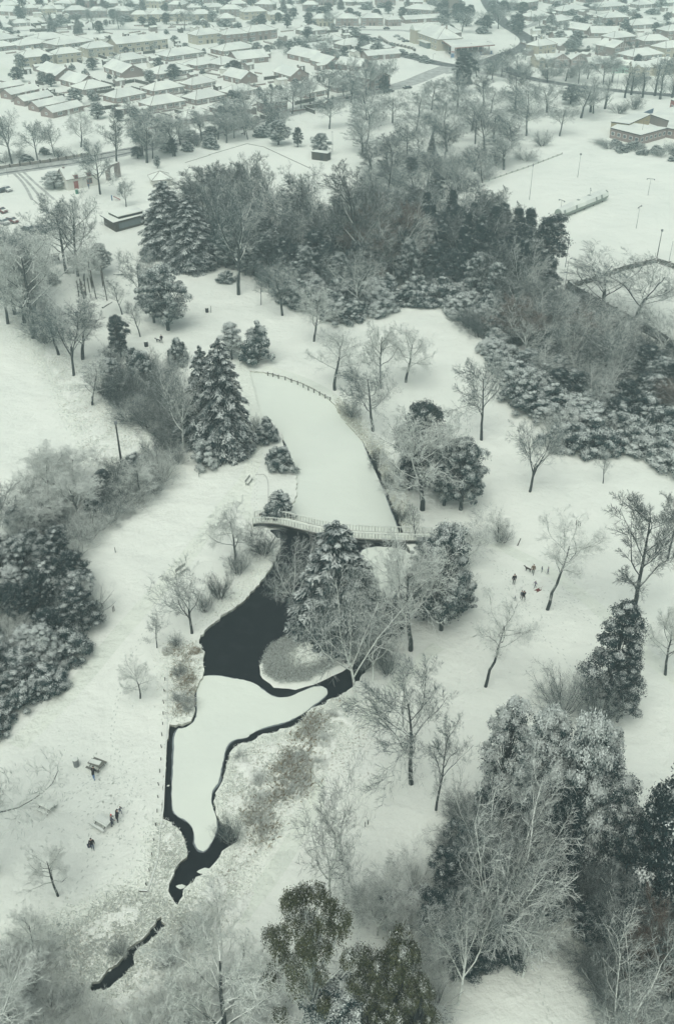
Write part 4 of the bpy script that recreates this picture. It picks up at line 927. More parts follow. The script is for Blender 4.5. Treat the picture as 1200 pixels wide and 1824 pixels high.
# roadhouse (pub)
def pub():
    c_, L_, rz = frame_of(728, 73, 776, 91); o = empty('roadhouse', c_ + Vector((-math.sin(rz), math.cos(rz), 0)) * 8, rz)
    walls(o, L_, 15, 5.6, 'cream'); b = MB(); hip(b, L_, 15, 5.6, 5.0); rf = b.build('roof', RM, o); chim(rf, L_ / 2 - 6, .5, 9.8, 2.2)
    n = 9
    for i in range(n):
        for z in (.9, 3.6): window(o, -L_ / 2 + (i + .5) * L_ / n, -7.5, z, 1.9, 1.5, 'f', 3)
    b = MB(); b.box(-L_ * .30, -8.3, -.1, 7, 2.0, 7.0); wg = b.build('wing', M['cream'], o); b = MB(); b.hexa([(-L_*.3-4,-9.6,7),(-L_*.3+4,-9.6,7),(-L_*.3+4,-6,7),(-L_*.3-4,-6,7)], [(-L_*.3-.1,-9.6,9.6),(-L_*.3+.1,-9.6,9.6),(-L_*.3+.1,-2,9.6),(-L_*.3-.1,-2,9.6)]); b.build('gable', M['snow_roof'], wg)
    b = MB(); b.box(L_ * .12, -9, 2.9, 12, 3, .25); b.build('porch_roof', M['snow_roof'], o); b = MB(); b.box(L_ * .12, -8.4, -.1, 11.6, 1.8, 3.0); b.build('porch', M['glass'], o)
    for y in (-4, 0, 4): window(o, L_ / 2, y, 3.4, 2, 1.5, 'r')
    tag(o, 'large cream roadhouse with a long snowy hipped roof by the main road', 'building')
    c_, L_, rz = frame_of(776, 80, 824, 73); o = empty('annex', c_ + Vector((-math.sin(rz), math.cos(rz), 0)) * 6, rz); walls(o, L_ * .9, 11, 4.6, 'brick2'); b = MB(); hip(b, L_ * .9, 11, 4.6, 3.8); rf = b.build('roof', RM, o); chim(rf, 0, .5, 7.4, 2)
    for i in range(6): window(o, -L_ * .45 + (i + .5) * L_ * .15, -5.5, 1.8, 1.8, 1.6, 'f', 2)
    tag(o, 'brown brick annex adjoining the right end of the cream roadhouse', 'building')
pub()
o = place_house('fl', 716, 22, 770, 26, 'behind the roadhouse', 'large roofs behind the roadhouse'); o = place_house('gl', 722, 42, 790, 38, 'behind the roadhouse', 'large roofs behind the roadhouse')
g = G(805, 26); o = empty('church_tower', g, .1); b = MB(); b.box(0, 0, -.1, 6, 6, 17); b.build('wall', M['stone'], o); b = MB()
for sx in (-1, 1):
    for sy in (-1, 1): b.box(sx * 2.6, sy * 2.6, 17, .9, .9, 1.8)
b.box(0, 0, 17, 5.4, 5.4, .6); b.build('battlement', M['stone'], o); window(o, 0, -3, 10, 1.4, 3, 'f', 1); tag(o, 'tall dark stone church tower at the top edge', 'tower')

# ------------------------------------------------------------------ gardens: sheds, fences, hedges between the houses
def clear(x, y, rad):
    for hx, hy, hr, rz, w_, d in HC:
        dx, dy = x - hx, y - hy; c, s = math.cos(-rz), math.sin(-rz)
        if abs(dx * c - dy * s) < w_ / 2 + rad and abs(dx * s + dy * c) < d / 2 + rad: return False
    return True
shed0 = None
def shed(x, y, rz, s, m):
    o = empty('shed', (x, y, 0), rz); walls(o, 4.6 * s, 3.0 * s, 2.1, m, .8, 'x'); b = MB(); gab(b, 4.6 * s, 3.0 * s, 2.1, .8, .2); b.build('roof', RM, o); door(o, 0, -1.5 * s, 0, 'frame', w_=1.2, h=1.8); return o
SP_ = [freeze(shed(0, 0, 0, 1.0, 'brick2')), freeze(shed(0, 0, 0, .7, 'timber')), freeze(shed(0, 0, 0, 1.15, 'white'))]; used = set()
def fence0(L_, m, h=1.2, cap=True):
    b = MB(); b.box(0, 0, -.05, L_, .16, h); b.box(0, 0, h - .05, L_, .26, .12, 0, 1); n = int(L_ / 2.2)
    for i in range(n + 1): b.box(-L_ / 2 + i * L_ / n, -.05, 0, .2, .2, h + .12)
    return b.build('garden_wall', [M[m], M['snow_roof']])
FP = [fence0(12, 'brick2', .8), fence0(10, 'timber', 1.5), fence0(8, 'brick', .7)]
r = random.Random(15); zones = [([(0,100),(460,85),(640,110),(640,180),(500,215),(330,235),(160,210),(0,175)], LE, 190), ([(0,20),(560,20),(560,70),(460,95),(0,110)], TE, 150), ([(930,10),(1200,5),(1200,130),(930,115)], RE, 120), ([(540,50),(630,60),(720,105),(620,110),(545,80)], CE, 46)]
fi = 0
for poly, where, n in zones:
    for i in range(n):
        for _ in range(40):
            x, y = r.uniform(min(p[0] for p in poly), max(p[0] for p in poly)), r.uniform(min(p[1] for p in poly), max(p[1] for p in poly))
            if not inside(poly, x, y): continue
            g = G(x, y); t = r.random(); near = min(HC, key=lambda h: (h[0] - g.x) ** 2 + (h[1] - g.y) ** 2); rz = near[3] + r.choice((0, math.pi / 2))
            if t < .20 and clear(g.x, g.y, 3.0):
                q = r.choice(SP_); o = q if q.name not in used else copy_tree(q); used.add(q.name); o.location = g; o.rotation_euler = (0, 0, rz); tag(o, 'snow-roofed garden shed ' + where, 'shed', 'sheds ' + where); HC.append((g.x, g.y, 3, rz, 5, 3.5)); break
            if .20 <= t < .62 and clear(g.x, g.y, 1.2):
                q = FP[fi % 3]; o = q if fi < 3 else q.copy()
                if fi >= 3: COL.objects.link(o)
                fi += 1; o.location = g; o.rotation_euler = (0, 0, rz); o.scale = (r.uniform(.6, 1.3), 1, 1); tag(o, 'snow-capped garden wall ' + where, 'wall', 'garden walls ' + where); break
            if t >= .62 and clear(g.x, g.y, 1.5):
                k_ = r.choice(['bushe', 'bushe', 'thickd', 'thick', 'dark', 'oak', 'tree']); hh = r.uniform(1.5, 3.2) if k_ in ('bushe', 'thick', 'thickd') else r.uniform(4, 7.5); ww = hh * r.uniform(.9, 1.4)
                plant(k_, g.x, g.y, hh, ww, {'b': 'evergreen garden bush ', 't': 'small garden tree ', 'd': 'dark evergreen garden tree ', 'o': 'bare garden tree '}[k_[0]] + where, 'garden plants ' + where); break

# ------------------------------------------------------------------ footbridge
mid_px = [(452,925),(475,926),(505,931),(535,940),(570,949),(610,955),(660,957),(710,957),(770,955)]
zb = lambda t: .55 + .75 * math.sin(math.pi * min(max(t, 0), 1))
C0 = [G(x, y, .8) for x, y in mid_px]
for _ in range(2):
    Q = [C0[0]]
    for i in range(len(C0) - 1): Q += [C0[i].lerp(C0[i + 1], .25), C0[i].lerp(C0[i + 1], .75)]
    Q.append(C0[-1]); C0 = Q
n = len(C0); org = G(610, 955); br = empty('footbridge', (org.x, org.y, 0)); pts = []
for i, p in enumerate(C0):
    d = (C0[min(i + 1, n - 1)] - C0[max(i - 1, 0)]); d.z = 0; d.normalize(); s = Vector((-d.y, d.x, 0)); pts.append((Vector((p.x - org.x, p.y - org.y, zb(i / (n - 1)))), s))
hw = 1.05
dk, sn, BM = MB(), MB(), (MB(), MB())
for i in range(n - 1):
    (p, s), (q, t) = pts[i], pts[i + 1]; up = lambda v, z: Vector((v.x, v.y, v.z + z))
    dk.hexa([up(p - s * hw, -.12), up(q - t * hw, -.12), up(q + t * hw, -.12), up(p + s * hw, -.12)], [up(p - s * hw, 0), up(q - t * hw, 0), up(q + t * hw, 0), up(p + s * hw, 0)])
    sn.hexa([up(p - s * (hw - .12), .002), up(q - t * (hw - .12), .002), up(q + t * (hw - .12), .002), up(p + s * (hw - .12), .002)], [up(p - s * (hw - .2), .09), up(q - t * (hw - .2), .09), up(q + t * (hw - .2), .09), up(p + s * (hw - .2), .09)])
    for e in ((-.8, 0), (.8, 1)):
        bm = BM[e[1]]; e = e[0]
        a_, c_ = p + s * e, q + t * e; k = Vector(s) * .12; l = Vector(t) * .12
        bm.hexa([up(a_ - k, -.6), up(c_ - l, -.6), up(c_ + l, -.6), up(a_ + k, -.6)], [up(a_ - k, -.121), up(c_ - l, -.121), up(c_ + l, -.121), up(a_ + k, -.121)])
dk.build('deck', M['wood'], br); sn.build('deck_snow', M['snow_path'], br); [q.build('beam', M['dark'], br) for q in BM]
tot = sum((pts[i + 1][0] - pts[i][0]).length for i in range(n - 1))
def along(d):
    for i in range(n - 1):
        l = (pts[i + 1][0] - pts[i][0]).length
        if d <= l: return pts[i][0].lerp(pts[i + 1][0], d / l), pts[i][1].lerp(pts[i + 1][1], d / l)
        d -= l
    return pts[-1]
for e in (-1, 1):
    rl = MB(); hr = MB(); k = int(tot / .5)
    for j in range(k + 1):
        p, s = along(tot * j / k); a_ = p + s * e * (hw - .05); big = j % 5 == 0
        rl.tube(a_ + Vector((0, 0, -.05)), a_ + Vector((0, 0, 1.12)), .085 if big else .055, None, 4)
    prev = None
    for j in range(60):
        p, s = along(tot * j / 59); a_ = p + s * e * (hw - .05)
        if prev is not None:
            hr.tube(prev + Vector((0, 0, 1.15)), a_ + Vector((0, 0, 1.15)), .075, None, 5); rl.tube(prev + Vector((0, 0, .13)), a_ + Vector((0, 0, .13)), .035, None, 4); rl.tube(prev + Vector((0, 0, .95)), a_ + Vector((0, 0, .95)), .03, None, 4)
        prev = a_
    ro = rl.build('railing', M['bridge'], br); hr.build('handrail', M['snow_roof'], ro)
tag(br, 'white curved footbridge with railings crossing the frozen pond', 'bridge')
for i, (x1, y1, x2, y2, lb) in enumerate(((462,922,525,929,'dark wooden abutment fence at the left end of the footbridge'),)):
    a, c = G(x1, y1), G(x2, y2); d = c - a; b = MB(); b.box(0, 0, -.3, d.length, .2, 1.2, math.atan2(d.y, d.x)); b.box(0, 0, .9, d.length, .32, .1, math.atan2(d.y, d.x), 1); o = b.build('abutment', [M['dark'], M['snow_roof']]); o.location = (a + c) / 2; tag(o, lb, 'abutment')

# boom of posts across the head of the lake
bp = [(477,667),(486,669),(496,672),(508,675),(519,679),(530,683),(540,688),(549,693),(559,697),(569,702),(579,707),(588,712)]
o0 = G(*bp[5]); o = empty('post_and_rail_fence', o0); prev = None; rl = MB()
for x, y in bp:
    p = G(x, y) - o0; b = MB(); b.tube((p.x, p.y, -.5), (p.x, p.y, .55), .13, .13, 6); b.build('post', M['wood'], o)
    if prev is not None: rl.tube((prev.x, prev.y, .38), (p.x, p.y, .38), .05, None, 4)
    prev = p
rl.build('rail', M['metal'], o); tag(o, 'curved line of low posts and rail across the head of the frozen lake', 'fence')
# retaining edge and bollards
ed = [(299,1190),(298,1215),(298,1290),(295,1350),(291,1440),(288,1463),(284,1490),(281,1530),(272,1562),(263,1588)]
P = [G(x, y) for x, y in ed]; b = MB()
for i in range(len(P) - 1):
    d = P[i + 1] - P[i]; m_ = (P[i] + P[i + 1]) / 2 - P[4]; b.box(m_.x, m_.y, -.42, d.length + .02 * i, .16 + .002 * i, .49 + .003 * i, math.atan2(d.y, d.x), 0, 1)
d = G(248, 1587) - P[-1]; m_ = (G(248, 1587) + P[-1]) / 2 - P[4]; b.box(m_.x, m_.y, -.4, d.length, .2, .58, math.atan2(d.y, d.x), 0, 1)
o = b.build('retaining_edge', [M['timber'], M['snow_roof']]); o.location = P[4]; tag(o, 'long straight timber edging between the lawn and the dark channel', 'edging')
for i, (x, y) in enumerate([(294,1212),(293,1232),(292,1253),(291,1273),(290,1291),(289,1311),(288,1332),(287,1354),(285,1376),(283,1399),(282,1421),(280,1447),(278,1471),(275,1498),(271,1525),(266,1552),(261,1577)]):
    g = G(x, y); b = MB(); b.tube((0, 0, -.1), (0, 0, .62), .055, .05, 6, 0); b.tube((0, 0, .62), (0, 0, .66), .06, .045, 6, 1); o = b.build('bollard', [M['timber'], M['snow_roof']]); o.location = g
    o.rotation_euler = (0.12 * math.sin(i * 2.1), .1 * math.cos(i * 1.7), 0); tag(o, 'short timber post along the edging of the dark channel', 'post', 'short posts along the channel edging')

# ------------------------------------------------------------------ sports ground and lamps
P = [G(x, y) for x, y in ((992, 390), (1075, 355))]; d = P[1] - P[0]; o = empty('cricket_net_roll', P[0], math.atan2(d.y, d.x)); Lr = d.length; b = MB(); N_ = 26; rr = random.Random(3)
prev = None
for i in range(N_ + 1):
    t = i / N_; e = min(1, 4.5 * min(t, 1 - t) + .55); rad = (1.65 + .2 * t) * (e ** .3) * (1 + rr.uniform(-.05, .05)); ring = [(t * Lr, math.cos(a) * rad * .95, 1.6 + math.sin(a) * rad) for a in [j / 10 * 2 * math.pi for j in range(10)]]
    if prev:
        for j in range(10): b.poly([prev[j], prev[(j + 1) % 10], ring[(j + 1) % 10], ring[j]], 1 if prev[j][2] > 2.2 and rr.random() < .95 else 0)
    else: b.poly(ring, 0)
    prev = ring
b.poly(prev[::-1], 0); b.build('roll', [M['netting'], M['snow_roof']], o); b = MB()
for i in range(5): b.box(Lr * (i + .5) / 5, 0, -.05, .3, 2.2, .35)
b.build('cradle', M['timber'], o); tag(o, 'long grey-green covered roll lying across the snowy sports field', 'covered roll')
def lamp(bx, by, ty, label, head='arm', r_=.09, m='metal', group=None):
    g = G(bx, by); h = top_h(bx, by, ty); o = empty('lamp_post', g, _rr.uniform(0, 6.28)); b = MB(); b.tube((0, 0, -.1), (0, 0, h * .3), r_ * 1.3, r_, 7); b.tube((0, 0, h * .3), (0, 0, h), r_, r_ * .6, 7); b.build('pole', M[m], o)
    b = MB()
    if head == 'arm': b.tube((0, 0, h), (.9, 0, h + .25), r_ * .5, r_ * .4, 5); b.box(1.2, 0, h + .18, .8, .3, .16)
    elif head == 'tee': b.box(0, 0, h, 2.4, .14, .14); b.box(-1.1, 0, h - .25, .3, .3, .28); b.box(1.1, 0, h - .25, .3, .3, .28)
    else: b.box(0, 0, h - .05, .5, .4, .55)
    b.build('lamp_head', M['metal'], o); tag(o, label, 'lamp post', group); return o
lamp(219, 839, 755, 'tall thick dark pole standing in rough grass left of the dark fir trees', 'cap', .20, 'dark')
lamp(942, 356, 296, 'tall thin lamp post in the left part of the snowy sports field', 'cap', .08); lamp(1028, 316, 276, 'thin lamp post in the far middle of the snowy sports field', 'cap', .08)
lamp(997, 379, 357, 'short T-headed lamp post behind the left end of the covered roll', 'tee', .07); lamp(1048, 360, 337, 'T-headed lamp post behind the right end of the covered roll', 'tee', .07)
lamp(1132, 407, 368, 'T-headed lamp post in the open right of the sports field', 'tee', .07); lamp(1153, 348, 319, 'short post with a dark box near the right of the sports field', 'tee', .07)
lamp(1006, 476, 422, 'arm lamp post beside the wood at the lower edge of the sports field', 'arm', .08); lamp(1005, 515, 464, 'arm lamp post standing in front of the fenced court', 'arm', .08)
lamp(1168, 464, 412, 'dark floodlight post at the corner of the dark court fence', 'cap', .12, 'dark'); lamp(1190, 468, 430, 'faint lamp post right of the court corner', 'arm', .07)
for x, y, t in ((917,72,20),(840,97,78),(870,96,75),(1097,160,112),(960,110,92),(704,118,100),(770,115,97),(738,110,98),(628,72,55),(880,120,95),(535,205,180),(592,270,235),(1140,250,215),(1165,150,128),(15,315,275),(70,300,265),(350,250,215),(240,250,215)): lamp(x, y, t, 'thin street lamp in the town and roads behind the park', 'arm', .07, group='street lamps')
# dark court fence
def wallrun(px, h, m, label, cat='fence', th=.25, name='court_fence', cap=1):
    P = [G(x, y) for x, y in px]; o = empty(name, P[0])
    for i in range(len(P) - 1):
        d = P[i + 1] - P[i]; m_ = (P[i] + P[i + 1]) / 2 - P[0]; b = MB(); b.box(m_.x, m_.y, -.1, d.length, th, h, math.atan2(d.y, d.x), 0, cap); b.build('panel', [M[m], M['snow_roof']], o)
        k = max(1, int(d.length / 3)); q = MB()
        for j in range(k + 1): p = P[i].lerp(P[i + 1], j / k) - P[0]; q.box(p.x, p.y, -.05, th + .12, th + .12, h + .1, math.atan2(d.y, d.x))
        q.build('post_row', M['timber'], o)
    return tag(o, label, cat)
wallrun([(1008,516),(1060,500),(1110,482),(1167,468),(1215,484)], 1.5, 'timber', 'dark upper fence of the enclosed court with a corner at its top')
wallrun([(1010,516),(1050,540),(1110,572),(1165,603),(1215,634)], 2.3, 'dark', 'dark lower fence of the enclosed court running behind the trees')
wallrun([(0,300),(90,288),(160,276)], 1.0, 'stone', 'low stone wall beside the road on the left', 'wall', .35, 'roadside_wall')
wallrun([(820,338),(870,322),(940,298),(1000,275)], .55, 'kerb', 'thin grey boundary fence between the wood and the sports field', 'fence', .06, 'boundary_fence')
wallrun([(675,68),(690,78),(735,88),(738,91)], 1.2, 'stone', 'curved hedge-like wall beside the roadhouse car park', 'wall', 1.0, 'forecourt_wall')
for i, px in enumerate(([(372,276),(440,256),(470,262),(552,300)], [(505,330),(565,310)], [(375,276),(330,290)])):
    P = [G(x, y) for x, y in px]; b = MB()
    for j in range(len(P) - 1): d = P[j + 1] - P[j]; m_ = (P[j] + P[j + 1]) / 2 - P[0]; b.box(m_.x, m_.y, -.05, d.length, .22, .14 + .01 * j, math.atan2(d.y, d.x), 0)
    o = b.build('green_edge', M['wood']); o.location = P[0]; tag(o, ('long L-shaped timber edge round the snowy bowling green', 'short timber edge on the near side of the bowling green', 'small timber edge left of the bowling green')[i], 'edging')

# ------------------------------------------------------------------ cars
def car(paint):
    o = empty('parked_car'); pr = [(-2.1,.35),(-2.15,.75),(-1.9,.95),(-1.35,1.0),(-.85,1.42),(.75,1.45),(1.35,1.02),(2.0,.85),(2.15,.6),(2.1,.35)]; b = MB()
    for s in range(1):
        n_ = len(pr); k = len(b.v); W_ = lambda z: .86 if z < 1.05 else .68
        for x, z in pr: b.v += [(x, -W_(z), z), (x, W_(z), z)]
        for i in range(n_ - 1): b.f.append((k + 2*i, k + 2*i + 1, k + 2*i + 3, k + 2*i + 2)); b.m.append(1 if pr[i][1] > .9 and pr[i + 1][1] > .8 and i not in (3, 5) else 0)
        b.f.append(tuple(k + 2 * i for i in range(n_))); b.m.append(0); b.f.append(tuple(k + 2 * i + 1 for i in reversed(range(n_)))); b.m.append(0); b.f.append((k, k + 2*n_-2, k + 2*n_-1, k + 1)); b.m.append(0)
    b.build('body', [paint, M['snow_roof']], o); g = MB()
    g.hexa([(-1.28,-.70,1.04),(-1.28,.70,1.04),(-1.26,.70,1.02),(-1.26,-.70,1.02)], [(-.90,-.62,1.38),(-.90,.62,1.38),(-.88,.62,1.36),(-.88,-.62,1.36)]); g.build('rear_window', M['glass'], o); g = MB()
    g.hexa([(1.33,-.72,1.07),(1.30,-.72,1.05),(1.30,.72,1.05),(1.33,.72,1.07)], [(.86,-.62,1.42),(.83,-.62,1.40),(.83,.62,1.40),(.86,.62,1.42)]); g.build('windscreen', M['glass'], o)
    for s in (-1, 1):
        g = MB(); g.hexa([(-1.0, s*.84, 1.02), (1.1, s*.84, 1.02), (1.1, s*.86, 1.02), (-1.0, s*.86, 1.02)], [(-.7, s*.70, 1.36), (.7, s*.70, 1.36), (.7, s*.72, 1.36), (-.7, s*.72, 1.36)]); g.build('side_window', M['glass'], o)
        for x in (-1.3, 1.35): g = MB(); g.tube((x, s*.70, .32), (x, s*.90, .32), .32, .32, 12, 0); wh = g.build('wheel', M['dark'], o); g = MB(); g.tube((x, s*.88, .32), (x, s*.915, .32), .18, .18, 10, 0); g.build('rim', M['metal'], wh)
        g = MB(); g.box(2.12, s*.6, .62, .08, .35, .15); g.build('headlight', M['frame'], o)
    return o
CP_ = [freeze(car(plain('silver_paint', (.35, .36, .36), .35, .05))), freeze(car(plain('dark_car_paint', (.03, .035, .04), .3, .1))), freeze(car(plain('red_car_paint', (.16, .05, .05), .35, .1)))]; cu = set()
def put_car(x, y, rz, k, label, group, s=1.0):
    q = CP_[k]; o = q if q.name not in cu else copy_tree(q); cu.add(q.name); o.location = G(x, y); o.rotation_euler = (0, 0, rz); o.scale = (s, s, s); tag(o, label, 'car', group)
PCg = 'cars in the snowy car park'
for x, y, rz, k, lb in ((4,342,.9,1,'dark car at the left edge in the upper row of the car park'),(12,340,-.7,0,'silver snow-topped car in the upper row of the car park'),(6,399,-.6,0,'silver car at the left edge in the lower row of the car park'),(21,396,-.55,2,'dark red snow-topped car in the lower row of the car park'),
        (52,412,-.6,1,'dark grey car parked alone between the two silver cars'),(73,410,-.6,0,'silver snow-topped car at the right end of the car park'),(2,378,-.6,2,'dark red car cut by the left edge of the photo')): put_car(x, y, rz, k, lb, PCg, 1.1)
put_car(931.5, 77, -1.55, 0, 'white car driving on the dark bend of the main road', None, 1.1)
for x, y, rz, k in ((673,80,-.5,1),(712,93,-.45,0),(612,50,0,0),(625,51,0,1),(645,50,.1,0),(600,51,0,1),(688,52,.1,1),(575,98,.2,1),(583,97,.2,1),(706,66,.2,0),(714,71,.3,0),(722,75,.3,1),(1151,141,.3,0),(725,158,.5,1),(693,164,.2,1),(805,96,.1,1),(133,176,-.5,0),(172,178,.3,0),(1075,35,0,1)): put_car(x, y, rz, k, 'small distant car parked in the town streets', 'distant parked cars')

# ------------------------------------------------------------------ benches, tables, play things
def table(x, y, rz, label, bare=False, s=1.0):
    o = empty('picnic_table', G(x, y), rz); o.scale = (s, s, s); tm = [M['wood'], M['snow_roof']]
    b = MB(); b.box(0, 0, .68, 1.75, .78, .06, 0, 0, 0 if bare else 1); tp = b.build('tabletop', tm, o)
    b = MB(); b.box(-.15 if bare else 0, .06, .742, 1.3 if bare else 1.68, .55 if bare else .7, .09, .1 if bare else 0, 0, 0); b.build('snow_cover', M['snow_roof'], tp)
    for s_ in (-1, 1): b = MB(); b.box(0, s_ * .70, .42, 1.75, .27, .05, 0, 0, 0 if bare else 1); st = b.build('seat', tm, o); 
    for s_ in (-1, 1):
        b = MB(); b.tube((s_*.6, -.62, -.05), (s_*.6, -.25, .68), .045, None, 4); b.tube((s_*.6, .62, -.05), (s_*.6, .25, .68), .045, None, 4); b.tube((s_*.6, -.75, .38), (s_*.6, .75, .38), .04, None, 4); b.build('leg_frame', M['wood'], o)
    return tag(o, label, 'picnic table')
table(173, 1367, -.42, 'picnic table strewn with dark clutter below the grey litter bin', True, 1.05); table(184, 1470, -.55, 'snow-covered picnic table beside the people in red hat and black coat', False, 1.1); table(84, 1441, -.5, 'snow-covered empty picnic table on the left of the lawn', False, 1.05)
M['pale_wood'] = plain('pale_wood', (.36, .37, .33), .8, .2)
def bench(x, y, rz, label, s=1.0):
    o = empty('bench', G(x, y), rz); o.scale = (s, s, s); b = MB(); b.box(0, 0, .42, 1.7, .45, .06, 0, 0, 1); b.build('seat', [M['pale_wood'], M['snow_roof']], o); b = MB(); b.box(0, .25, .48, 1.7, .06, .42, 0, 0, 1); b.build('backrest', [M['pale_wood'], M['snow_roof']], o)
    for s_ in (-1, 1): b = MB(); b.box(s_ * .7, -.15, -.05, .07, .07, .47); b.box(s_ * .7, .2, -.05, .07, .07, .9); b.build('leg', M['metal'], o)
    return tag(o, label, 'bench')
bench(325, 1020, .95, 'snow-covered bench on the lawn left of the pond path', 1.25); bench(444, 860, 1.25, 'pale bench on the path above the footbridge', 1.2); bench(440, 810, -1.0, 'snowy bench beside the dark figure by the fir trees', 1.1); bench(318, 818, .1, 'small bench beside the grey bush at the path edge', 1.0)
def bin_(x, y, h, r_, m, label):
    o = empty('litter_bin', G(x, y)); b = MB(); b.tube((0, 0, -.05), (0, 0, h), r_, r_ * 1.05, 10); b.build('body', M[m], o); b = MB(); b.tube((0, 0, h + .002), (0, 0, h + .12), r_ * 1.1, r_ * .8, 10, 0); b.build('lid', M['snow_roof'], o); tag(o, label, 'litter bin')
bin_(137, 1364, 1.15, .34, 'metal', 'tall grey litter bin left of the picnic table'); bin_(261, 617, 1.2, .42, 'dark', 'dark litter bin below the dark bushy tree'); bin_(369, 556, 1.1, .38, 'dark', 'dark litter bin on the upper lawn'); bin_(138, 345, 1.4, .5, 'green', 'green bin in front of the white cottage'); bin_(88, 415, 1.5, .45, 'dark', 'dark bin beside the car park trees')
def post(x, y, h, label, r_=.06, m='timber', name='post', lean=(0, 0), group=None):
    b = MB(); b.tube((0, 0, -.1), (0, 0, h), r_, r_ * .85, 6); b.tube((0, 0, h + .002), (0, 0, h + .05), r_, r_ * .6, 6, 1); o = b.build(name, [M[m], M['snow_roof']]); o.location = G(x, y); o.rotation_euler = (*lean, 0); return tag(o, label, 'post', group)
post(376, 557, 1.7, 'thin post right of the dark litter bin on the upper lawn', .07)
for x, y in ((650,1472),(655,1468)): post(x, y, .8, 'pair of short stakes in the open snow left of the tall trunks', group='pair of short stakes in the lower snow')
for x, y in ((1025,935),(1029,937),(1032,938)): post(x, y, 1.0, 'short stake of the trio in the snow right of the forked trees', group='trio of stakes in the right-hand snow')
for x, y in ((206,984),(202,1090),(204,1088),(355,850)): post(x, y, 1.0, 'sapling stake on the left lawn', group='sapling stakes on the left lawn')
post(921, 972, 1.6, 'short leaning post at the right end of the bridge path', .08, lean=(.1, .2)); post(476, 815, .9, 'dark short post beside the lakeside bush', .12); post(480, 822, .5, 'dark stump-like post below the short post by the lakeside bush', .10)
# timber play frame
g0 = G(147, 528); o = empty('climbing_frame', g0); b = MB(); P = [G(x, y) - g0 for x, y in ((141, 528), (149, 532), (154, 527), (146, 523))]
for p, h in zip(P, (4, 4.4, 4.2, 3.8)): q = MB(); q.tube((p.x, p.y, -.1), (p.x + .1, p.y, h), .16, .12, 6); q.build('post', M['timber'], o)
for i in range(4): q = MB(); p, t = P[i], P[(i + 1) % 4]; q.tube((p.x, p.y, 2.6), (t.x, t.y, 2.8), .09, None, 5); q.tube((p.x, p.y, 1.4), (t.x, t.y, 1.2), .07, None, 5); q.build('rail', M['timber'], o)
tag(o, 'dark timber climbing frame of four posts in the play area', 'climbing frame')
for i, (x, y, h) in enumerate(((165,514,5),(172,533,7.5),(191,535,9),(184,510,4.5),(160,521,4))): post(x, y, h, 'tall dark timber play pole standing in the snow', .15, lean=(.03 * i, -.08 + .03 * i), group='timber play poles')
for x1, y1, x2, y2, lb in ((183,549,200,539,'dark log lying in the snow right of the play poles'),(203,489,240,492,'long fallen log beside the small shrubs'),(1098,0,0,0,None)):
    if lb: a, c = G(x1, y1), G(x2, y2); d = c - a; b = MB(); b.tube((0, 0, .15), (d.x * .5, d.y * .5, .22), .2, .17, 7, 0); b.tube((d.x * .5, d.y * .5, .22), (d.x, d.y, .15), .17, .12, 7, 0); o = b.build('log', M['bark']); o.location = a; tag(o, lb, 'log')
def play_hut(x, y, label):
    o = empty('play_hut', G(x, y), .3); q = MB()
    for sx in (-1, 1):
        for sy in (-1, 1): q.box(sx * .9, sy * .9, -.05, .14, .14, 2.9)
    q.build('posts', M['timber'], o); q = MB(); q.box(0, 0, 1.0, 2, 2, .8); q.build('wall', M['dark'], o); q = MB(); gab(q, 2.1, 2.1, 2.8, .8, .15); q.build('roof', RM, o); tag(o, label, 'play hut')
play_hut(101, 469, 'left small dark play hut with a snowy roof'); play_hut(128, 471, 'right small dark play hut behind the tree trunks')
table(127, 486, .1, 'wooden picnic table below the play huts', False, 1.3)
g0 = G(200, 357); o = empty('swing', g0); b = MB(); b.box(0, 0, 0, .3, .3, 1.6); b.build('post', M['blue'], o); b = MB(); b.hexa([(.6,-.3,1.3),(.6,.3,1.3),(.6,.3,1.2),(.6,-.3,1.2)], [(2.6,-.3,.3),(2.6,.3,.3),(2.6,.3,.2),(2.6,-.3,.2)]); b.build('slide', M['red'], o); tag(o, 'small blue and red playground slide in front of the arch', 'slide')

# ------------------------------------------------------------------ people and dogs
def skin_mesh(name, joints, edges, mats, matf, parent, sub=1, extra=None):
    me = bpy.data.meshes.new('tmp'); me.from_pydata([j[:3] for j in joints], edges, []); ob = bpy.data.objects.new('tmp', me); COL.objects.link(ob)
    ob.modifiers.new('s', 'SKIN'); ob.modifiers.new('d', 'SUBSURF').levels = sub; ob.modifiers['d'].render_levels = sub
    for i, j in enumerate(joints): sv = me.skin_vertices[0].data[i]; sv.radius = (j[3], j[3] if len(j) < 5 else j[4]); sv.use_root = i == 0
    dg = bpy.context.evaluated_depsgraph_get(); dg.update(); nm = bpy.data.meshes.new_from_object(ob.evaluated_get(dg)); bpy.data.objects.remove(ob)
    if extra:
        v = [tuple(x.co) for x in nm.vertices]; f = [tuple(p.vertices) for p in nm.polygons]; k = len(v); v += extra.v; f += [tuple(i + k for i in q) for q in extra.f]
        nm = bpy.data.meshes.new(name); nm.from_pydata(v, [], f)
    nm.name = name; nm.materials.clear()
    for m in mats: nm.materials.append(m)
    for p in nm.polygons: p.material_index = matf(p.center); p.use_smooth = True
    return link(name, nm, parent)
M['skin'] = plain('skin', (.45, .30, .23), .6, .05)
_cm = {}
def cloth(c):
    if c not in _cm: _cm[c] = plain('cloth', c, .9, .15)
    return _cm[c]
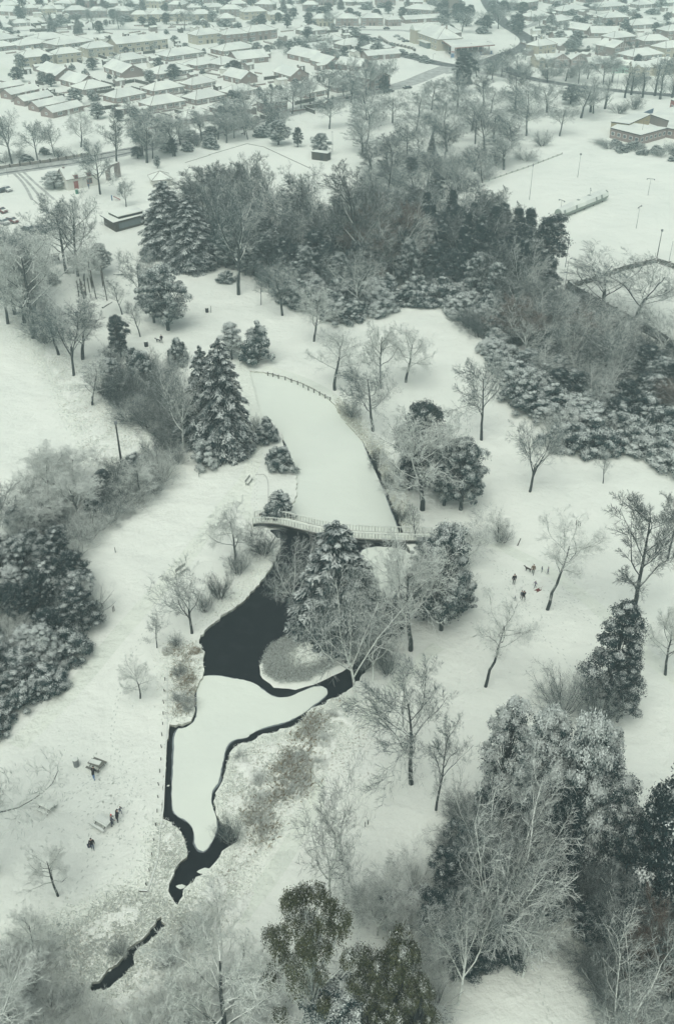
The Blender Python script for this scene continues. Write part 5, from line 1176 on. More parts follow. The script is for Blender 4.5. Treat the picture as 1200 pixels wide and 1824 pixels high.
def person(x, y, rz, label, top, legs, hat=None, h=1.75, stride=.12, arms=(.1, -.1), bend=0.0, coat_len=.78, long=False, group=None):
    """faces -y before turning; arms = forward swing of each hand; bend = lean forward"""
    h *= 1.1; k = h / 1.75; o = empty('person', G(x, y), rz); o.scale = (k, k, k); s = stride
    bz = lambda z: -bend * max(0, z - .95)          # forward lean
    J = [(0, bz(.95), .95, .14, .11), (0, bz(1.15), 1.15, .13, .10), (0, bz(1.36), 1.36, .16, .11), (0, bz(1.50), 1.50, .055, .055), (0, bz(1.60) - .01, 1.59, .085, .095), (0, bz(1.68), 1.69, .07, .085)]
    E = [(0, 1), (1, 2), (2, 3), (3, 4), (4, 5)]; hands = []
    for sx, sw in ((-1, arms[0]), (1, arms[1])):
        a = len(J); J += [(sx * .19, bz(1.40), 1.40, .06), (sx * .26, bz(1.15) - sw * .4, 1.13, .045), (sx * .25, bz(.95) - sw, .90 + abs(sw) * .45, .032), (sx * .25, bz(.9) - sw - .03, .83 + abs(sw) * .5, .036, .02)]
        E += [(2, a), (a, a + 1), (a + 1, a + 2), (a + 2, a + 3)]; hands.append(J[-1])
    for sx in (-1, 1):
        a = len(J); f = -sx * s; J += [(sx * .095, f * .15, .88, .085), (sx * .10, f * .6 - .03, .50, .06), (sx * .10, f + .03, .09, .042), (sx * .11, f - .12, .04, .04, .03)]
        E += [(0, a), (a, a + 1), (a + 1, a + 2), (a + 2, a + 3)]
    ex = MB()
    for hx, hy, hz, *_ in hands:
        sg = 1 if hx > 0 else -1
        for i, l in enumerate((.055, .065, .06, .048)): yy = hy - .03 + i * .02; ex.tube((hx, yy, hz - .03), (hx - sg * .012, yy - .008, hz - .06 - l * .7), .009, .006, 5)
        ex.tube((hx - sg * .02, hy - .03, hz), (hx - sg * .03, hy - .07, hz - .04), .01, .007, 5)
    hy = bz(1.62); ex.tube((0, hy - .09, 1.63), (0, hy - .125, 1.60), .012, .016, 5)
    for sx in (-1, 1): ex.tube((sx * .085, hy, 1.61), (sx * .10, hy + .01, 1.60), .028, .02, 6); ex.tube((sx * .03, hy - .088, 1.64), (sx * .03, hy - .10, 1.64), .011, .008, 5)
    ex.tube((-.025, hy - .092, 1.56), (.025, hy - .092, 1.56), .008, None, 4)
    skin_mesh('body', J, E, [M['skin'], cloth(legs), M['dark']], lambda c: 2 if c[2] < .10 else (1 if c[2] < .97 and abs(c[0]) < .2 else 0), o, 1, ex)
    lo = .45 if long else coat_len
    Jc = [(0, bz(lo) + .01, lo, .19, .15), (0, bz(.95), .97, .17, .14), (0, bz(1.15), 1.16, .165, .135), (0, bz(1.36), 1.37, .19, .14), (0, bz(1.48), 1.49, .09, .085)]; Ec = [(0, 1), (1, 2), (2, 3), (3, 4)]
    for i, sx in enumerate((-1, 1)):
        q = J[6 + i * 4: 9 + i * 4]; a = len(Jc); Jc += [(q[0][0], q[0][1], q[0][2], .085), (q[1][0], q[1][1], q[1][2], .07), (q[2][0], q[2][1], q[2][2], .055)]; Ec += [(3, a), (a, a + 1), (a + 1, a + 2)]
    skin_mesh('coat', Jc, Ec, [cloth(top)], lambda c: 0, o, 1)
    hc = hat or (.04, .03, .025)
    skin_mesh('hat' if hat else 'hair', [(0, hy + .02, 1.64, .108, .112), (0, hy + .015, 1.70, .10, .105), (0, hy + .01, 1.76, .05, .05)], [(0, 1), (1, 2)], [cloth(hc)], lambda c: 0, o, 1)
    return tag(o, label, 'person', group)
def dog(x, y, rz, label, col, s=1.0):
    o = empty('dog', G(x, y), rz); o.scale = (s, s, s)
    J = [(0, 0, .48, .11, .12), (-.25, 0, .47, .09, .10), (.28, 0, .50, .13, .14), (.46, 0, .62, .07), (.58, 0, .72, .075), (.72, 0, .69, .04), (-.42, 0, .50, .03), (-.60, 0, .62, .015)]
    E = [(0, 1), (0, 2), (2, 3), (3, 4), (4, 5), (1, 6), (6, 7)]
    for sy in (-1, 1):
        a = len(J); J += [(.28, sy * .10, .38, .05), (.30, sy * .10, .20, .03), (.28, sy * .10, .03, .03)]; E += [(2, a), (a, a + 1), (a + 1, a + 2)]
        a = len(J); J += [(-.24, sy * .10, .36, .06), (-.18, sy * .10, .26, .035), (-.30, sy * .10, .16, .025), (-.27, sy * .10, .03, .028)]; E += [(1, a), (a, a + 1), (a + 1, a + 2), (a + 2, a + 3)]
    ex = MB(); 
    for sy in (-1, 1): ex.tube((.56, sy * .05, .77), (.53, sy * .08, .86), .03, .008, 4)
    skin_mesh('body', J, E, [cloth(col)], lambda c: 0, o, 1, ex); return tag(o, label, 'dog')
K = (.012, .012, .016); NV = (.03, .04, .07); GY = (.14, .16, .18); JN = (.07, .12, .22)
person(914, 1041, .2, 'person in black standing alone left of the birch trunk group', K, K, K, 1.80, .04, (.02, .02), long=False)
person(948, 1023, -.3, 'person in a brown coat and patterned hat left of the birch trunk', (.16, .12, .08), (.04, .05, .04), (.16, .15, .14), 1.72, .22, (.25, .05))
person(931, 1071, .4, 'person in black walking lowest of the group by the birch', K, K, K, 1.78, .2, (.15, -.15)); person(927.5, 1067, .4, 'person in grey close behind the lowest black walker', GY, (.1, .12, .13), None, 1.45, .1)
person(952, 1047, -1.2, 'small child in black and white below the brown-coated person', (.20, .20, .24), NV, (.3, .28, .26), 1.2, .28, (.3, -.3)); person(916, 1070, .8, 'tiny child in blue-grey beside the lowest walkers', (.09, .12, .16), NV, (.1, .13, .17), .85, .15)
person(974.5, 1023, 1.0, 'child in a dark hat just right of the birch trunk', (.25, .26, .30), (.16, .17, .2), K, 1.25, .12); person(964, 1019, 1.6, 'child in blue-grey half hidden left of the birch trunk', (.10, .14, .18), GY, (.12, .16, .2), 1.0, .1)
dog(940, 1018, 2.6, 'dark brown dog beside the person in the brown coat', (.05, .04, .035), 1.15)
o = empty('sledge', G(957, 1052), .6); b = MB()
for s_ in (-1, 1): b.hexa([(-.45, s_*.2, 0), (.45, s_*.2, 0), (.45, s_*.24, 0), (-.45, s_*.24, 0)], [(-.45, s_*.2, .12), (.55, s_*.2, .16), (.55, s_*.24, .16), (-.45, s_*.24, .12)])
b.box(0, 0, .12, .6, .32, .05); b.build('shell', cloth((.16, .04, .035)), o); b = MB(); b.tube((.5, 0, .15), (1.1, .1, .3), .015, None, 4); b.build('rope', M['red'], o); tag(o, 'small red sledge on the snow left of the birch', 'sledge')
person(168, 1389, 3.0, 'person in a black top and blue jeans leaning over the upper picnic table', K, (.12, .22, .40), K, 1.75, .12, (.45, .35), bend=.55)
person(200.5, 1471, 2.0, 'person in a red hat holding a dark bundle by the lower table', (.06, .07, .09), (.05, .06, .09), (.42, .03, .035), 1.75, .10, (.3, .3), bend=.12)
person(210, 1464, 2.2, 'person in a long black coat beside the red hat', K, K, K, 1.85, .04, (.05, .05), long=True, bend=.25)
person(215, 1450, 1.0, 'child in grey with a brown hat behind the black coat', (.15, .18, .21), (.08, .11, .18), (.05, .025, .02), 1.25, .18, (.3, .3), bend=.25)
person(166, 1513, .3, 'person in dark clothes carrying a bag at the bottom of the lawn', K, (.03, .05, .10), K, 1.72, .14, (.05, .1))
o = empty('bag', G(160.5, 1511), .3); b = MB(); b.hexa([(-.18,-.12,.25),(.18,-.12,.25),(.18,.12,.25),(-.18,.12,.25)], [(-.22,-.10,.72),(.22,-.10,.72),(.22,.10,.72),(-.22,.10,.72)]); b.build('pouch', cloth(NV), o); b = MB(); b.tube((-.12, 0, .70), (0, .05, .92), .02, None, 4); b.tube((0, .05, .92), (.12, 0, .70), .02, None, 4); b.build('handle', cloth(K), o)
tag(o, 'dark blue bag held by the lowest person on the lawn', 'bag')
person(441.5, 804, 2.9, 'person in dark clothes beside the snowy bench below the fir trees', K, (.05, .03, .03), K, 1.85, .05)
person(288.5, 611, .3, 'person in black walking a dog on the upper path', K, K, K, 1.8, .15); dog(283, 610, 2.9, 'black dog beside the upper path walker', K, 1.3)
person(465, 245, .5, 'distant person in dark clothes beyond the bowling green', K, K, K, 1.8, .1); person(159, 337, .2, 'person in blue in front of the white cottage', (.06, .1, .18), NV, K, 1.8, .1); person(751, 259, .2, 'distant person beside the small dark fir', (.1, .08, .07), GY, K, 1.8, .1)
for x, y in ((432,241),(459,244)): dog(x, y, .5, ('small distant dog near the hedge by the bowling green', 'small distant dog at the feet of the far person')[x > 440], K, 1.4)
person(152, 530, .6, 'person in black beside the timber climbing frame', K, K, K, 1.75, .1)

# ------------------------------------------------------------------ single trees
T = tree_px
for a in [
 ('fork',425,525,292,112,'tall pale forked bare tree at the upper edge of the lawn'),('sap',465,543,472,32,'slender young tree on the upper lawn edge'),('oak',503,562,465,62,'small bare tree with a dark straight trunk on the upper lawn edge'),
 ('oakw',596,695,572,104,'wide drooping bare tree left of the middle lawn trees'),('oakw',559,608,505,66,'pale forked bare tree against the evergreen bank'),('oakw',722,681,570,84,'round bare tree at the right of the middle lawn trees'),
 ('oakw',678,692,566,62,'slim bare tree between the two round middle lawn trees'),('oak',664,768,636,100,'leaning dark bare tree at the frozen lake bank'),('oakw',752,908,722,152,'white-limbed spreading tree in front of the evergreens by the lake'),
 ('oak',857,784,638,88,'upright bare tree alone on the right lawn'),('fork',943,876,742,98,'twin-trunked bare tree left of the thin sapling'),('sap',1073,861,800,26,'thin young tree below the rhododendron bank'),
 ('high',974,1086,926,112,'birch with a patchy trunk standing among the people'),('high',864,1223,1062,104,'pale round-crowned bare tree with dark trunk below the people'),('tall',1122,1108,888,118,'tall ivy-clad bare tree behind the right-hand pine'),
 ('tall',1188,998,872,54,'slim tree at the right edge above the pine'),('oakw',1184,1202,1085,80,'pale leaning bare tree cut by the right edge'),('oakw',731,1158,948,140,'grey forked bare tree right of the island conifer'),
 ('forkw',527,1100,955,108,'white bare tree leaning over the dark pond on the island'),('forkw',634,1252,1005,160,'large white-limbed tree in front of the island conifer'),('forkw',664,1212,1075,86,'thinner pale tree between the white-limbed tree and the grey forked tree'),
 ('oak',732,1396,1196,150,'stout round-crowned bare tree on the lower lawn'),('sap',776,1443,1250,62,'tall thin dark-trunked tree right of the stout round one'),('forkw',588,1604,1398,150,'white-frosted tree with three limbs behind the green-leaved tree'),
 ('oakw',420,1006,905,80,'small bare tree left of the footbridge'),('fork',342,1128,1018,90,'low many-limbed bare tree at the left bank of the dark pond'),('sap',280,1154,1085,48,'small forked young tree on the left lawn'),('oakw',250,1244,1164,54,'small leaning young tree near the timber edging'),
 ('oakw',104,1596,1508,78,'small isolated bare tree on the lower left lawn'),('oakw',64,1714,1612,74,'thin leaning tree at the bottom left'),('tall',9,1002,850,130,'fan-shaped dark bare tree at the left edge'),('oakw',100,872,798,92,'small bare tree at the corner of the snowy field'),
 ('forkw',327,799,628,100,'white-branched tree in front of the dark fir trees'),('sap',165,722,640,62,'small bare tree in the rough grass slope'),('fork',132,670,528,100,'leaning many-stemmed bare tree on the left slope'),('tall',148,640,530,80,'dark upright bare tree behind the leaning one'),
 ('oakw',60,602,415,138,'broad bare tree cluster on the far left slope'),('oak',28,560,420,110,'bare tree left of the broad cluster'),('tall',44,575,430,100,'dark bare tree in the middle of the far left cluster'),
 ('oak',118,486,348,96,'tall wide bare tree between the car park and the play huts'),('oak',139,492,350,80,'bare tree just right of the tallest play area tree'),('oakw',165,510,428,60,'white slender tree left of the round dark bush'),('oakw',150,500,440,56,'pale slim tree among the play area trees'),
 ('sap',218,560,495,40,'small bare tree above the dark bushy conifer'),('oak',249,545,440,58,'bare tree left of the holly clump'),('sap',250,600,530,34,'small tree in front of the holly clump'),
 ('oak',179,346,248,64,'tall pale tree with an umbrella crown beside the cottage'),('tall',209,296,195,46,'upright bare tree behind the archway'),('oak',262,290,196,70,'bare tree in the roadside row right of the arch'),('oak',312,278,196,70,'bare tree right end of the roadside row'),
 ('oak',22,292,200,56,'bare tree at the left end of the roadside row'),('oak',68,286,215,52,'second bare tree of the roadside row'),('oak',98,278,215,40,'third bare tree of the roadside row'),('oakw',145,262,195,50,'pale distant tree by the bungalow road'),
 ('oak',225,368,322,30,'slim ringed sapling near the kiosk'),('fork',1130,575,455,170,'fan-shaped bare tree inside the fenced court corner'),('fork',1075,555,450,150,'bare tree crossing the upper court fence'),('forkw',1175,640,530,90,'bare tree at the right end of the lower court fence'),
 ('forkw',820,1010,935,130,'white frosted tree at the right end of the footbridge'),('sap',740,965,895,30,'thin bare tree beside the footbridge railing'),('oakw',885,965,905,40,'faint small tree right of the bridge end'),
 ('oakw',-10,1560,1290,240,'wide frosted tree reaching in from the left edge'),('oakw',0,1960,1740,250,'large frosted tree filling the bottom left corner'),('oakw',400,1890,1660,230,'large frosted tree at the bottom left of the green-leaved tree'),('oakw',300,1960,1800,130,'frosted tree cut by the bottom edge'),
 ('forkw',1090,1890,1660,180,'white leaning tree at the bottom right corner'),('fork',1180,1830,1600,130,'bare tree in front of the rust-brown tree'),('tall',1085,1730,1560,110,'slim dark tree in the bottom right thicket'),
 ('forkw',885,1700,1400,230,'large white-limbed tree in the right thicket'),('forkw',815,1790,1570,150,'frosted tree with tangled limbs at the lower right'),('forkw',850,1650,1430,130,'frosted tree behind the tangled limbs'),('forkw',930,1740,1520,150,'white-limbed tree reaching over the snowy gap'),
 ('forkw',700,505,360,110,'white-limbed tree in the brown heart of the middle wood'),('forkw',640,560,440,90,'white-limbed low tree at the front of the middle wood'),('forkw',930,555,420,90,'white-limbed tree below the flat-topped pine'),('forkw',1020,660,545,80,'white-limbed tree in the middle of the right wood'),('forkw',970,620,500,80,'white-limbed tree at the left of the right wood'),('forkw',1085,700,570,90,'white-limbed tree in the right of the right wood'),
 ('tall',638,500,285,100,'tallest dark bare tree above the middle wood'),('oak',545,430,300,70,'round bare tree at the lower corner of the bowling green'),
 ]:
    T(*a)
for a in [
 ('cedar',402,806,596,112,'right-hand big dark fir tree beside the path'),('cedar',370,790,612,96,'left-hand big dark fir tree beside the path'),('cedar',300,452,318,110,'large dark cedar at the left end of the wood'),('cedar',345,475,345,104,'lower cedar in front of the large dark cedar'),('cedar',318,430,345,80,'cedar filling the gap between the two large cedars'),
 ('fir',597,1118,922,172,'dark conical conifer on the pond island'),('cedar',632,1108,975,112,'darker conifer right behind the island conifer'),('dark',216,636,558,48,'dark dense bushy conifer above the litter bin'),('trees',413,640,572,50,'snowy conifer behind the two big fir trees'),
 ('bushe',457,643,576,72,'rounded green bush right of the big fir trees'),('tree',300,588,468,88,'spreading holly clump on the upper left'),('tree',275,575,480,62,'left part of the spreading holly clump'),('bushe',256,690,620,60,'round evergreen bush under the litter bin'),('bushe',316,650,598,44,'evergreen bush right of the dog walker'),
 ('bushs',368,829,782,56,'round snow-covered bush below the big fir trees'),('dark',748,868,712,110,'dark rounded evergreen above the white-limbed lake tree'),('tree',820,908,772,96,'snow-flecked holly right of the white-limbed lake tree'),('tree',790,900,785,80,'evergreen between the lake tree and the holly'),
 ('tree',785,1122,930,112,'tall snowy evergreen right of the footbridge'),('tree',740,1100,1010,70,'lower evergreen under the grey forked tree'),('dark',705,1138,1092,36,'small dark evergreen at the edge of the pond'),('pine',1078,1262,1072,108,'layered snowy pine right of the lawn'),('pine',1098,1285,1150,70,'smaller pine tucked behind the layered pine'),
 ('scots',962,520,378,78,'flat-topped dark pine at the edge of the sports field'),('trees',890,1440,1235,110,'snow-flecked evergreen left top of the lower right clump'),('trees',1000,1560,1262,120,'tallest snow-laden evergreen in the lower right clump'),('trees',945,1490,1262,110,'snow-laden evergreen at the top of the lower right clump'),('tree',1065,1560,1370,110,'dark evergreen at the right foot of the lower right clump'),('trees',1035,1500,1275,110,'snow-laden evergreen at the right top of the lower right clump'),('dark',985,1590,1400,90,'dark evergreen under the snow-laden clump'),('trees',950,1500,1250,120,'snow-laden evergreen in the middle of the lower right clump'),('tree',1040,1540,1330,120,'darker snow-flecked evergreen at the right of the lower right clump'),
 ('pine',1175,1640,1345,190,'dark pine at the right edge'),('dark',1135,1640,1390,130,'dark evergreen left of the right edge pine'),('dark',1215,1640,1380,150,'dark evergreen cut by the right edge'),
 ('open',560,1880,1598,200,'tall open green-leaved tree with white limbs at the bottom middle'),('olive',700,1870,1655,110,'dense olive-green tree at the bottom middle'),('olive',655,1880,1690,90,'lower olive-green tree left of the dense one'),('olive',735,1900,1730,80,'olive-green tree right of the dense one'),('tree',600,1900,1750,150,'snowy dark evergreen under the green-leaved tree'),
 ('spruce',768,277,232,20,'small dark fir alone in front of the bare park trees'),('dark',825,165,86,50,'large dark evergreen beside the filling station'),('spruce',820,150,96,26,'pointed evergreen top behind the large dark one'),('brown',1172,1800,1625,130,'rust-brown tree at the right edge'),
 ('tree',496,258,212,48,'dark evergreen clump beside the distant dog walker'),('tree',571,276,235,42,'rounded evergreen beside the dark hut'),('dark',530,262,225,22,'narrow evergreen between the clump and the rounded one'),('dark',246,282,260,30,'evergreen bush behind the kiosk'),('tree',281,300,276,14,'small dark cypress near the kiosk'),
 ('tree',182,488,432,44,'round dark evergreen in the play area'),('bushe',95,505,486,30,'low dark bush at the left of the play area'),('trees',98,336,304,50,'spreading snowy yew beside the cottage'),('bushe',405,502,482,38,'low dark dome bush on the upper lawn'),
 ('dark',1015,186,150,48,'dark evergreen in front of the mint green house')]:
    T(*a)
for a in [('bushe',478,785,742,50,'upper dark shrub on the left lake bank'),('bushe',500,836,794,56,'lower snowy shrub on the left lake bank'),('thick',455,772,738,26,'small shrub beside the firs at the lake bank'),('bushe',497,920,878,70,'dense dark shrub beside the left end of the footbridge'),
    ('thickd',470,985,935,70,'dark shrub below the left end of the footbridge'),('thick',425,1022,978,50,'low shrub left of the pond neck'),('thickd',392,1065,1020,44,'dark low shrub on the left pond bank'),('thick',365,1090,1050,34,'small shrub at the edge of the white pond bank'),
    ('thick',408,1500,1450,46,'grey shrub overhanging the narrow stream'),('thick',215,1700,1672,42,'frosted shrub hanging over the lower stream'),('thick',345,1680,1640,60,'grey shrub well right of the lower stream'),('thick',305,1720,1685,60,'grey shrub beside the lower stream'),
    ('thick',1000,1270,1195,100,'rounded grey shrub left of the layered pine'),('thick',1060,1290,1200,80,'grey shrub under the layered pine'),('thick',230,705,645,60,'grey thicket below the dark bushy conifer'),('thickd',215,720,655,56,'dark thicket left of the grey thicket'),
    ('thickd',712,928,900,24,'small dark shrub above the footbridge railing'),('thickd',670,835,800,28,'dark shrub hanging over the lake edge'),('thick',690,870,835,22,'small shrub on the lake edge'),('thickd',650,1190,1150,60,'dark shrub under the white-limbed tree'),('thick',690,1200,1150,50,'grey shrub right of the white-limbed tree'),('thick',625,742,710,40,'low shrub at the end of the post and rail'),
    ('thick',893,965,930,44,'low snowy shrub at the end of the bridge path')]: T(*a)

# ------------------------------------------------------------------ woods and thickets, every plant a thing of its own
def wood(poly, n, gap, mixk, label, group, seed, edge=0):
    r = random.Random(seed); P = [G(x, y) for x, y in poly]; pl = [(p.x, p.y) for p in P]; got = []
    xs = [p[0] for p in pl]; ys = [p[1] for p in pl]; tries = 0
    while len(got) < n and tries < n * 60:
        tries += 1; x, y = r.uniform(min(xs), max(xs)), r.uniform(min(ys), max(ys))
        if not inside(pl, x, y) or inside(poly1, x, y) or inside(poly2, x, y): continue
        if any((x - a) ** 2 + (y - c) ** 2 < gap * gap for a, c in got): continue
        got.append((x, y)); tw = r.random() * sum(m[1] for m in mixk)
        for k, wt, h0, h1, w0, w1 in mixk:
            tw -= wt
            if tw <= 0: break
        h = r.uniform(h0, h1)
        nm = dict(oak='bare snow-dusted tree', oakw='pale frosted bare tree', tall='tall dark bare tree', fork='forked bare tree', forkw='white-limbed frosted tree', thick='grey leafless shrub', thickw='white frosted shrub', thickd='dark leafless shrub',
                  pop='slender upright poplar', sap='slender young tree', brown='rusty brown bare tree', bushe='snow-flecked evergreen shrub', bushs='snow-laden evergreen shrub', tree='snow-flecked evergreen tree', trees='snow-laden evergreen tree',
                  pine='layered dark pine', col='columnar dark cypress', dark='dark green evergreen tree', cedar='dark spreading cedar', spruce='dark spruce', reed='straw-coloured waterside shrub', rustb='rust-brown shrub')[k]
        plant(k, x, y, h, r.uniform(w0, w1), nm + ' ' + label, nm + 's ' + label)
front = [(350,468),(400,482),(470,505),(530,552),(600,578),(680,560),(730,543),(810,556),(840,600),(885,655),(925,725),(1000,800),(1130,818),(1215,835)]
edge_mix = [('bushe', 3, 4, 6.5, 7, 10), ('bushs', 2, 4, 6, 7, 9), ('thickd', 1, 4, 6, 6, 8)]
wood([(470,505),(530,552),(600,578),(680,560),(700,545),(690,515),(600,525),(540,505),(480,485)], 26, 3.6, edge_mix, 'in the front edge of the middle wood', 'x', 1)
wood([(715,545),(760,545),(815,558),(840,600),(885,650),(900,640),(870,560),(820,520),(720,520)], 24, 3.8, edge_mix, 'in the bank right of the middle wood', 'x', 2)
wood([(890,655),(925,725),(1000,802),(1130,818),(1215,835),(1215,760),(1100,750),(1000,720),(940,660)], 30, 4.0, [('bushe', 3, 4, 7, 7, 10), ('bushs', 3.5, 4, 7, 7, 10), ('thickw', 1, 4, 6, 6, 8)], 'in the right rhododendron bank', 'x', 3)
wood([(350,425),(345,465),(470,500),(560,512),(690,508),(700,450),(640,432),(560,455),(500,440),(440,410)], 78, 3.5, [('dark', 4, 9, 13, 6.5, 8.5), ('tall', 2, 14, 20, 8, 11), ('tree', 3, 8, 12, 6, 8), ('cedar', 1.2, 11, 15, 7, 9), ('thickd', 2.5, 5, 9, 7, 10), ('oak', 1.5, 13, 18, 9, 12)], 'in the middle wood left half', 'x', 4)
wood([(690,508),(700,445),(780,440),(890,450),(960,500),(980,540),(880,560),(820,525)], 66, 3.5, [('dark', 5, 11, 15, 6.5, 9), ('col', 4, 13, 17, 4, 6), ('tall', 2, 13, 17, 8, 10), ('tree', 1.5, 9, 13, 6, 8), ('thickd', 1, 5, 8, 7, 10)], 'in the middle wood right half', 'x', 5)
wood([(640,505),(750,505),(750,460),(650,455)], 7, 5, [('brown', 1, 15, 19, 10, 13)], 'in the heart of the middle wood', 'x', 6)
wood([(870,560),(985,545),(1040,590),(1120,640),(1215,700),(1215,775),(1100,760),(1000,720),(930,660)], 62, 3.6, [('forkw', 2.2, 8, 12, 8, 11), ('thickd', 2, 5, 7, 7, 9), ('dark', 4, 5, 8, 6, 8), ('tree', 3, 5, 8, 6, 8), ('brown', 1.2, 8, 11, 9, 11), ('tall', 1, 9, 12, 8, 10)], 'in the dense right-hand wood', 'x', 7)
wood([(330,392),(440,385),(480,410),(450,425),(350,420)], 12, 5, [('tall', 3, 15, 21, 8, 11), ('oak', 1, 15, 20, 9, 11)], 'behind the middle wood on the left', 'x', 8)
wood([(590,440),(640,405),(720,405),(860,405),(900,440),(760,435),(640,432)], 18, 5.5, [('tall', 3, 12, 16, 8, 11), ('oak', 2, 12, 15, 8, 11), ('thickd', 1, 5, 8, 6, 8)], 'behind the middle wood on the right', 'x', 9)
wood([(640,330),(660,300),(720,285),(830,290),(920,285),(990,268),(860,325),(800,350),(760,380),(700,385),(640,380)], 44, 6, [('oak', 3, 8, 12, 9, 13), ('thick', 4, 4, 7, 8, 11), ('tall', 1, 9, 13, 8, 10), ('dark', .8, 6, 8, 6, 8)], 'in the belt left of the sports field', 'x', 10)
wood([(620,262),(720,245),(840,225),(1010,240),(1000,262),(800,275),(640,285)], 22, 10, [('oak', 3, 11, 16, 11, 15), ('tall', 1, 12, 16, 9, 12), ('thick', 1, 4, 6, 7, 9)], 'in the open park below the main road', 'x', 11)
wood([(580,225),(700,205),(840,185),(1060,195),(1060,215),(840,210),(700,222),(600,240)], 16, 11, [('oak', 3, 10, 14, 11, 15), ('tall', 1, 11, 15, 9, 12)], 'just below the main road', 'x', 12)
wood([(840,120),(900,118),(960,132),(1100,145),(1210,150),(1210,160),(1080,152),(940,150),(850,140)], 24, 8, [('oak', 2, 9, 13, 10, 13), ('tall', 1, 10, 14, 8, 10), ('thickd', 2, 4, 6, 8, 11)], 'along the upper road on the right', 'x', 13)
wood([(1060,256),(1090,268),(1150,276),(1215,288),(1215,272),(1150,264),(1090,257)], 18, 5, [('bushe', 3, 1.8, 3.2, 5, 8), ('thick', 2, 2, 3.5, 5, 8), ('oak', .6, 6, 8, 7, 9)], 'in front of the school', 'x', 14)
wood([(1012,536),(1060,566),(1120,600),(1200,645),(1215,690),(1120,640),(1040,590)], 16, 3.2, [('thickd', 2, 4, 6, 6, 8), ('forkw', 2, 7, 10, 7, 9), ('dark', 1, 4, 6, 5, 6), ('thickw', 1, 4, 6, 6, 8)], 'along the lower court fence', 'x', 40)
wood([(1050,200),(1110,205),(1140,195),(1090,190)], 6, 8, [('pop', 3, 13, 17, 5, 6), ('thickd', 1, 4, 6, 7, 9)], 'behind the school', 'x', 15)
wood([(1110,175),(1190,180),(1200,172),(1120,168)], 6, 7, [('pop', 3, 12, 16, 4.5, 6)], 'above the school roofs', 'x', 16)
wood([(240,258),(330,248),(420,228),(500,212),(500,240),(440,250),(360,268),(290,285),(240,280)], 34, 5.5, [('bushe', 3, 3, 5, 5, 8), ('oak', 1.5, 9, 13, 8, 11), ('thickd', 2, 3, 5, 6, 8), ('dark', .8, 5, 7, 4, 6)], 'along the road above the bowling green', 'x', 17)
wood([(390,215),(520,195),(600,172),(700,150),(690,165),(600,190),(500,210),(400,228)], 20, 8, [('oak', 3, 11, 15, 10, 13), ('dark', 1, 5, 8, 5, 7), ('bushe', 1, 3, 5, 6, 8)], 'between the estate and the roadside', 'x', 18)
wood([(0,282),(110,270),(110,280),(0,296)], 9, 7, [('thick', 1, 3, 5, 6, 9), ('bushe', 1, 2, 3.5, 4, 6)], 'along the left road wall', 'x', 19)
wood([(50,440),(0,430),(0,600),(70,600),(110,640),(60,520)], 12, 6, [('oak', 2, 12, 16, 9, 12), ('thick', 2, 6, 8, 8, 11)], 'on the far left slope', 'x', 20)
wood([(170,680),(240,640),(300,690),(330,740),(330,790),(260,775),(220,745),(190,720)], 24, 3.4, [('thickd', 3, 4, 6, 6, 8), ('thick', 2, 4, 6, 6, 8), ('tree', 2, 4, 7, 5, 6.5), ('bushe', 1.5, 3, 5, 5, 7)], 'left of the big fir trees', 'x', 21)
wood([(40,905),(90,860),(160,870),(240,830),(310,800),(318,825),(280,875),(200,940),(150,985),(90,1005),(20,1000)], 50, 2.6, [('thick', 4, 3, 5, 5, 7), ('thickw', 2.5, 3.5, 6, 5, 7), ('thickd', 1.5, 3.5, 5, 4, 6), ('bushe', 2, 3, 4, 4, 6), ('oakw', 2, 6, 9, 6, 9), ('dark', .7, 3, 5, 3.5, 4.5)], 'in the thicket left of the lawn', 'x', 22)
wood([(-20,1040),(60,1010),(130,1020),(172,1085),(160,1140),(110,1200),(40,1265),(-20,1320)], 36, 2.7, [('tree', 4, 4, 9, 4.5, 6.5), ('bushe', 2, 3, 5, 4.5, 7), ('trees', 1.2, 5, 9, 4.5, 6), ('dark', 2, 5, 9, 4, 6), ('thickw', 2, 4, 7, 5, 6), ('pine', 1, 7, 10, 5, 6)], 'in the mass at the left edge', 'x', 23)
wood([(800,1480),(860,1450),(960,1500),(1010,1600),(970,1680),(900,1740),(800,1740),(775,1640)], 34, 2.2, [('thickd', 4, 4, 6, 5, 7), ('tree', 2, 4, 6, 4.5, 6), ('dark', 4, 4, 7, 4.5, 6)], 'in the lower right thicket', 'x', 24)
wood([(640,1650),(690,1600),(740,1580),(790,1640),(810,1720),(800,1800),(740,1880),(760,1760)], 26, 1.9, [('thickw', 4, 3, 5, 4, 5.5), ('bushs', 1, 3, 4.5, 4, 5.5), ('forkw', 1.2, 6, 8, 5, 7)], 'right of the olive-green tree', 'x', 25)
wood([(-20,1720),(50,1700),(100,1750),(140,1810),(230,1830),(330,1770),(420,1740),(500,1780),(520,1900),(-20,1920)], 60, 1.9, [('thickw', 5, 2, 3.8, 3.5, 5.5), ('oakw', 1.2, 3.5, 5, 4.5, 6), ('thick', 1, 2, 3, 3, 4)], 'along the bottom left edge', 'x', 26)
wood([(1040,1560),(1120,1560),(1230,1640),(1230,1880),(1120,1860),(1050,1740),(1020,1640)], 34, 2.2, [('thickd', 3, 4, 6, 5, 6.5), ('thickw', 2, 4, 6, 5, 6.5), ('dark', 2.5, 4, 7, 4, 5.5), ('thick', 1, 4, 6, 5, 6.5), ('tall', .7, 7, 10, 5, 6)], 'in the bottom right thicket', 'x', 27)
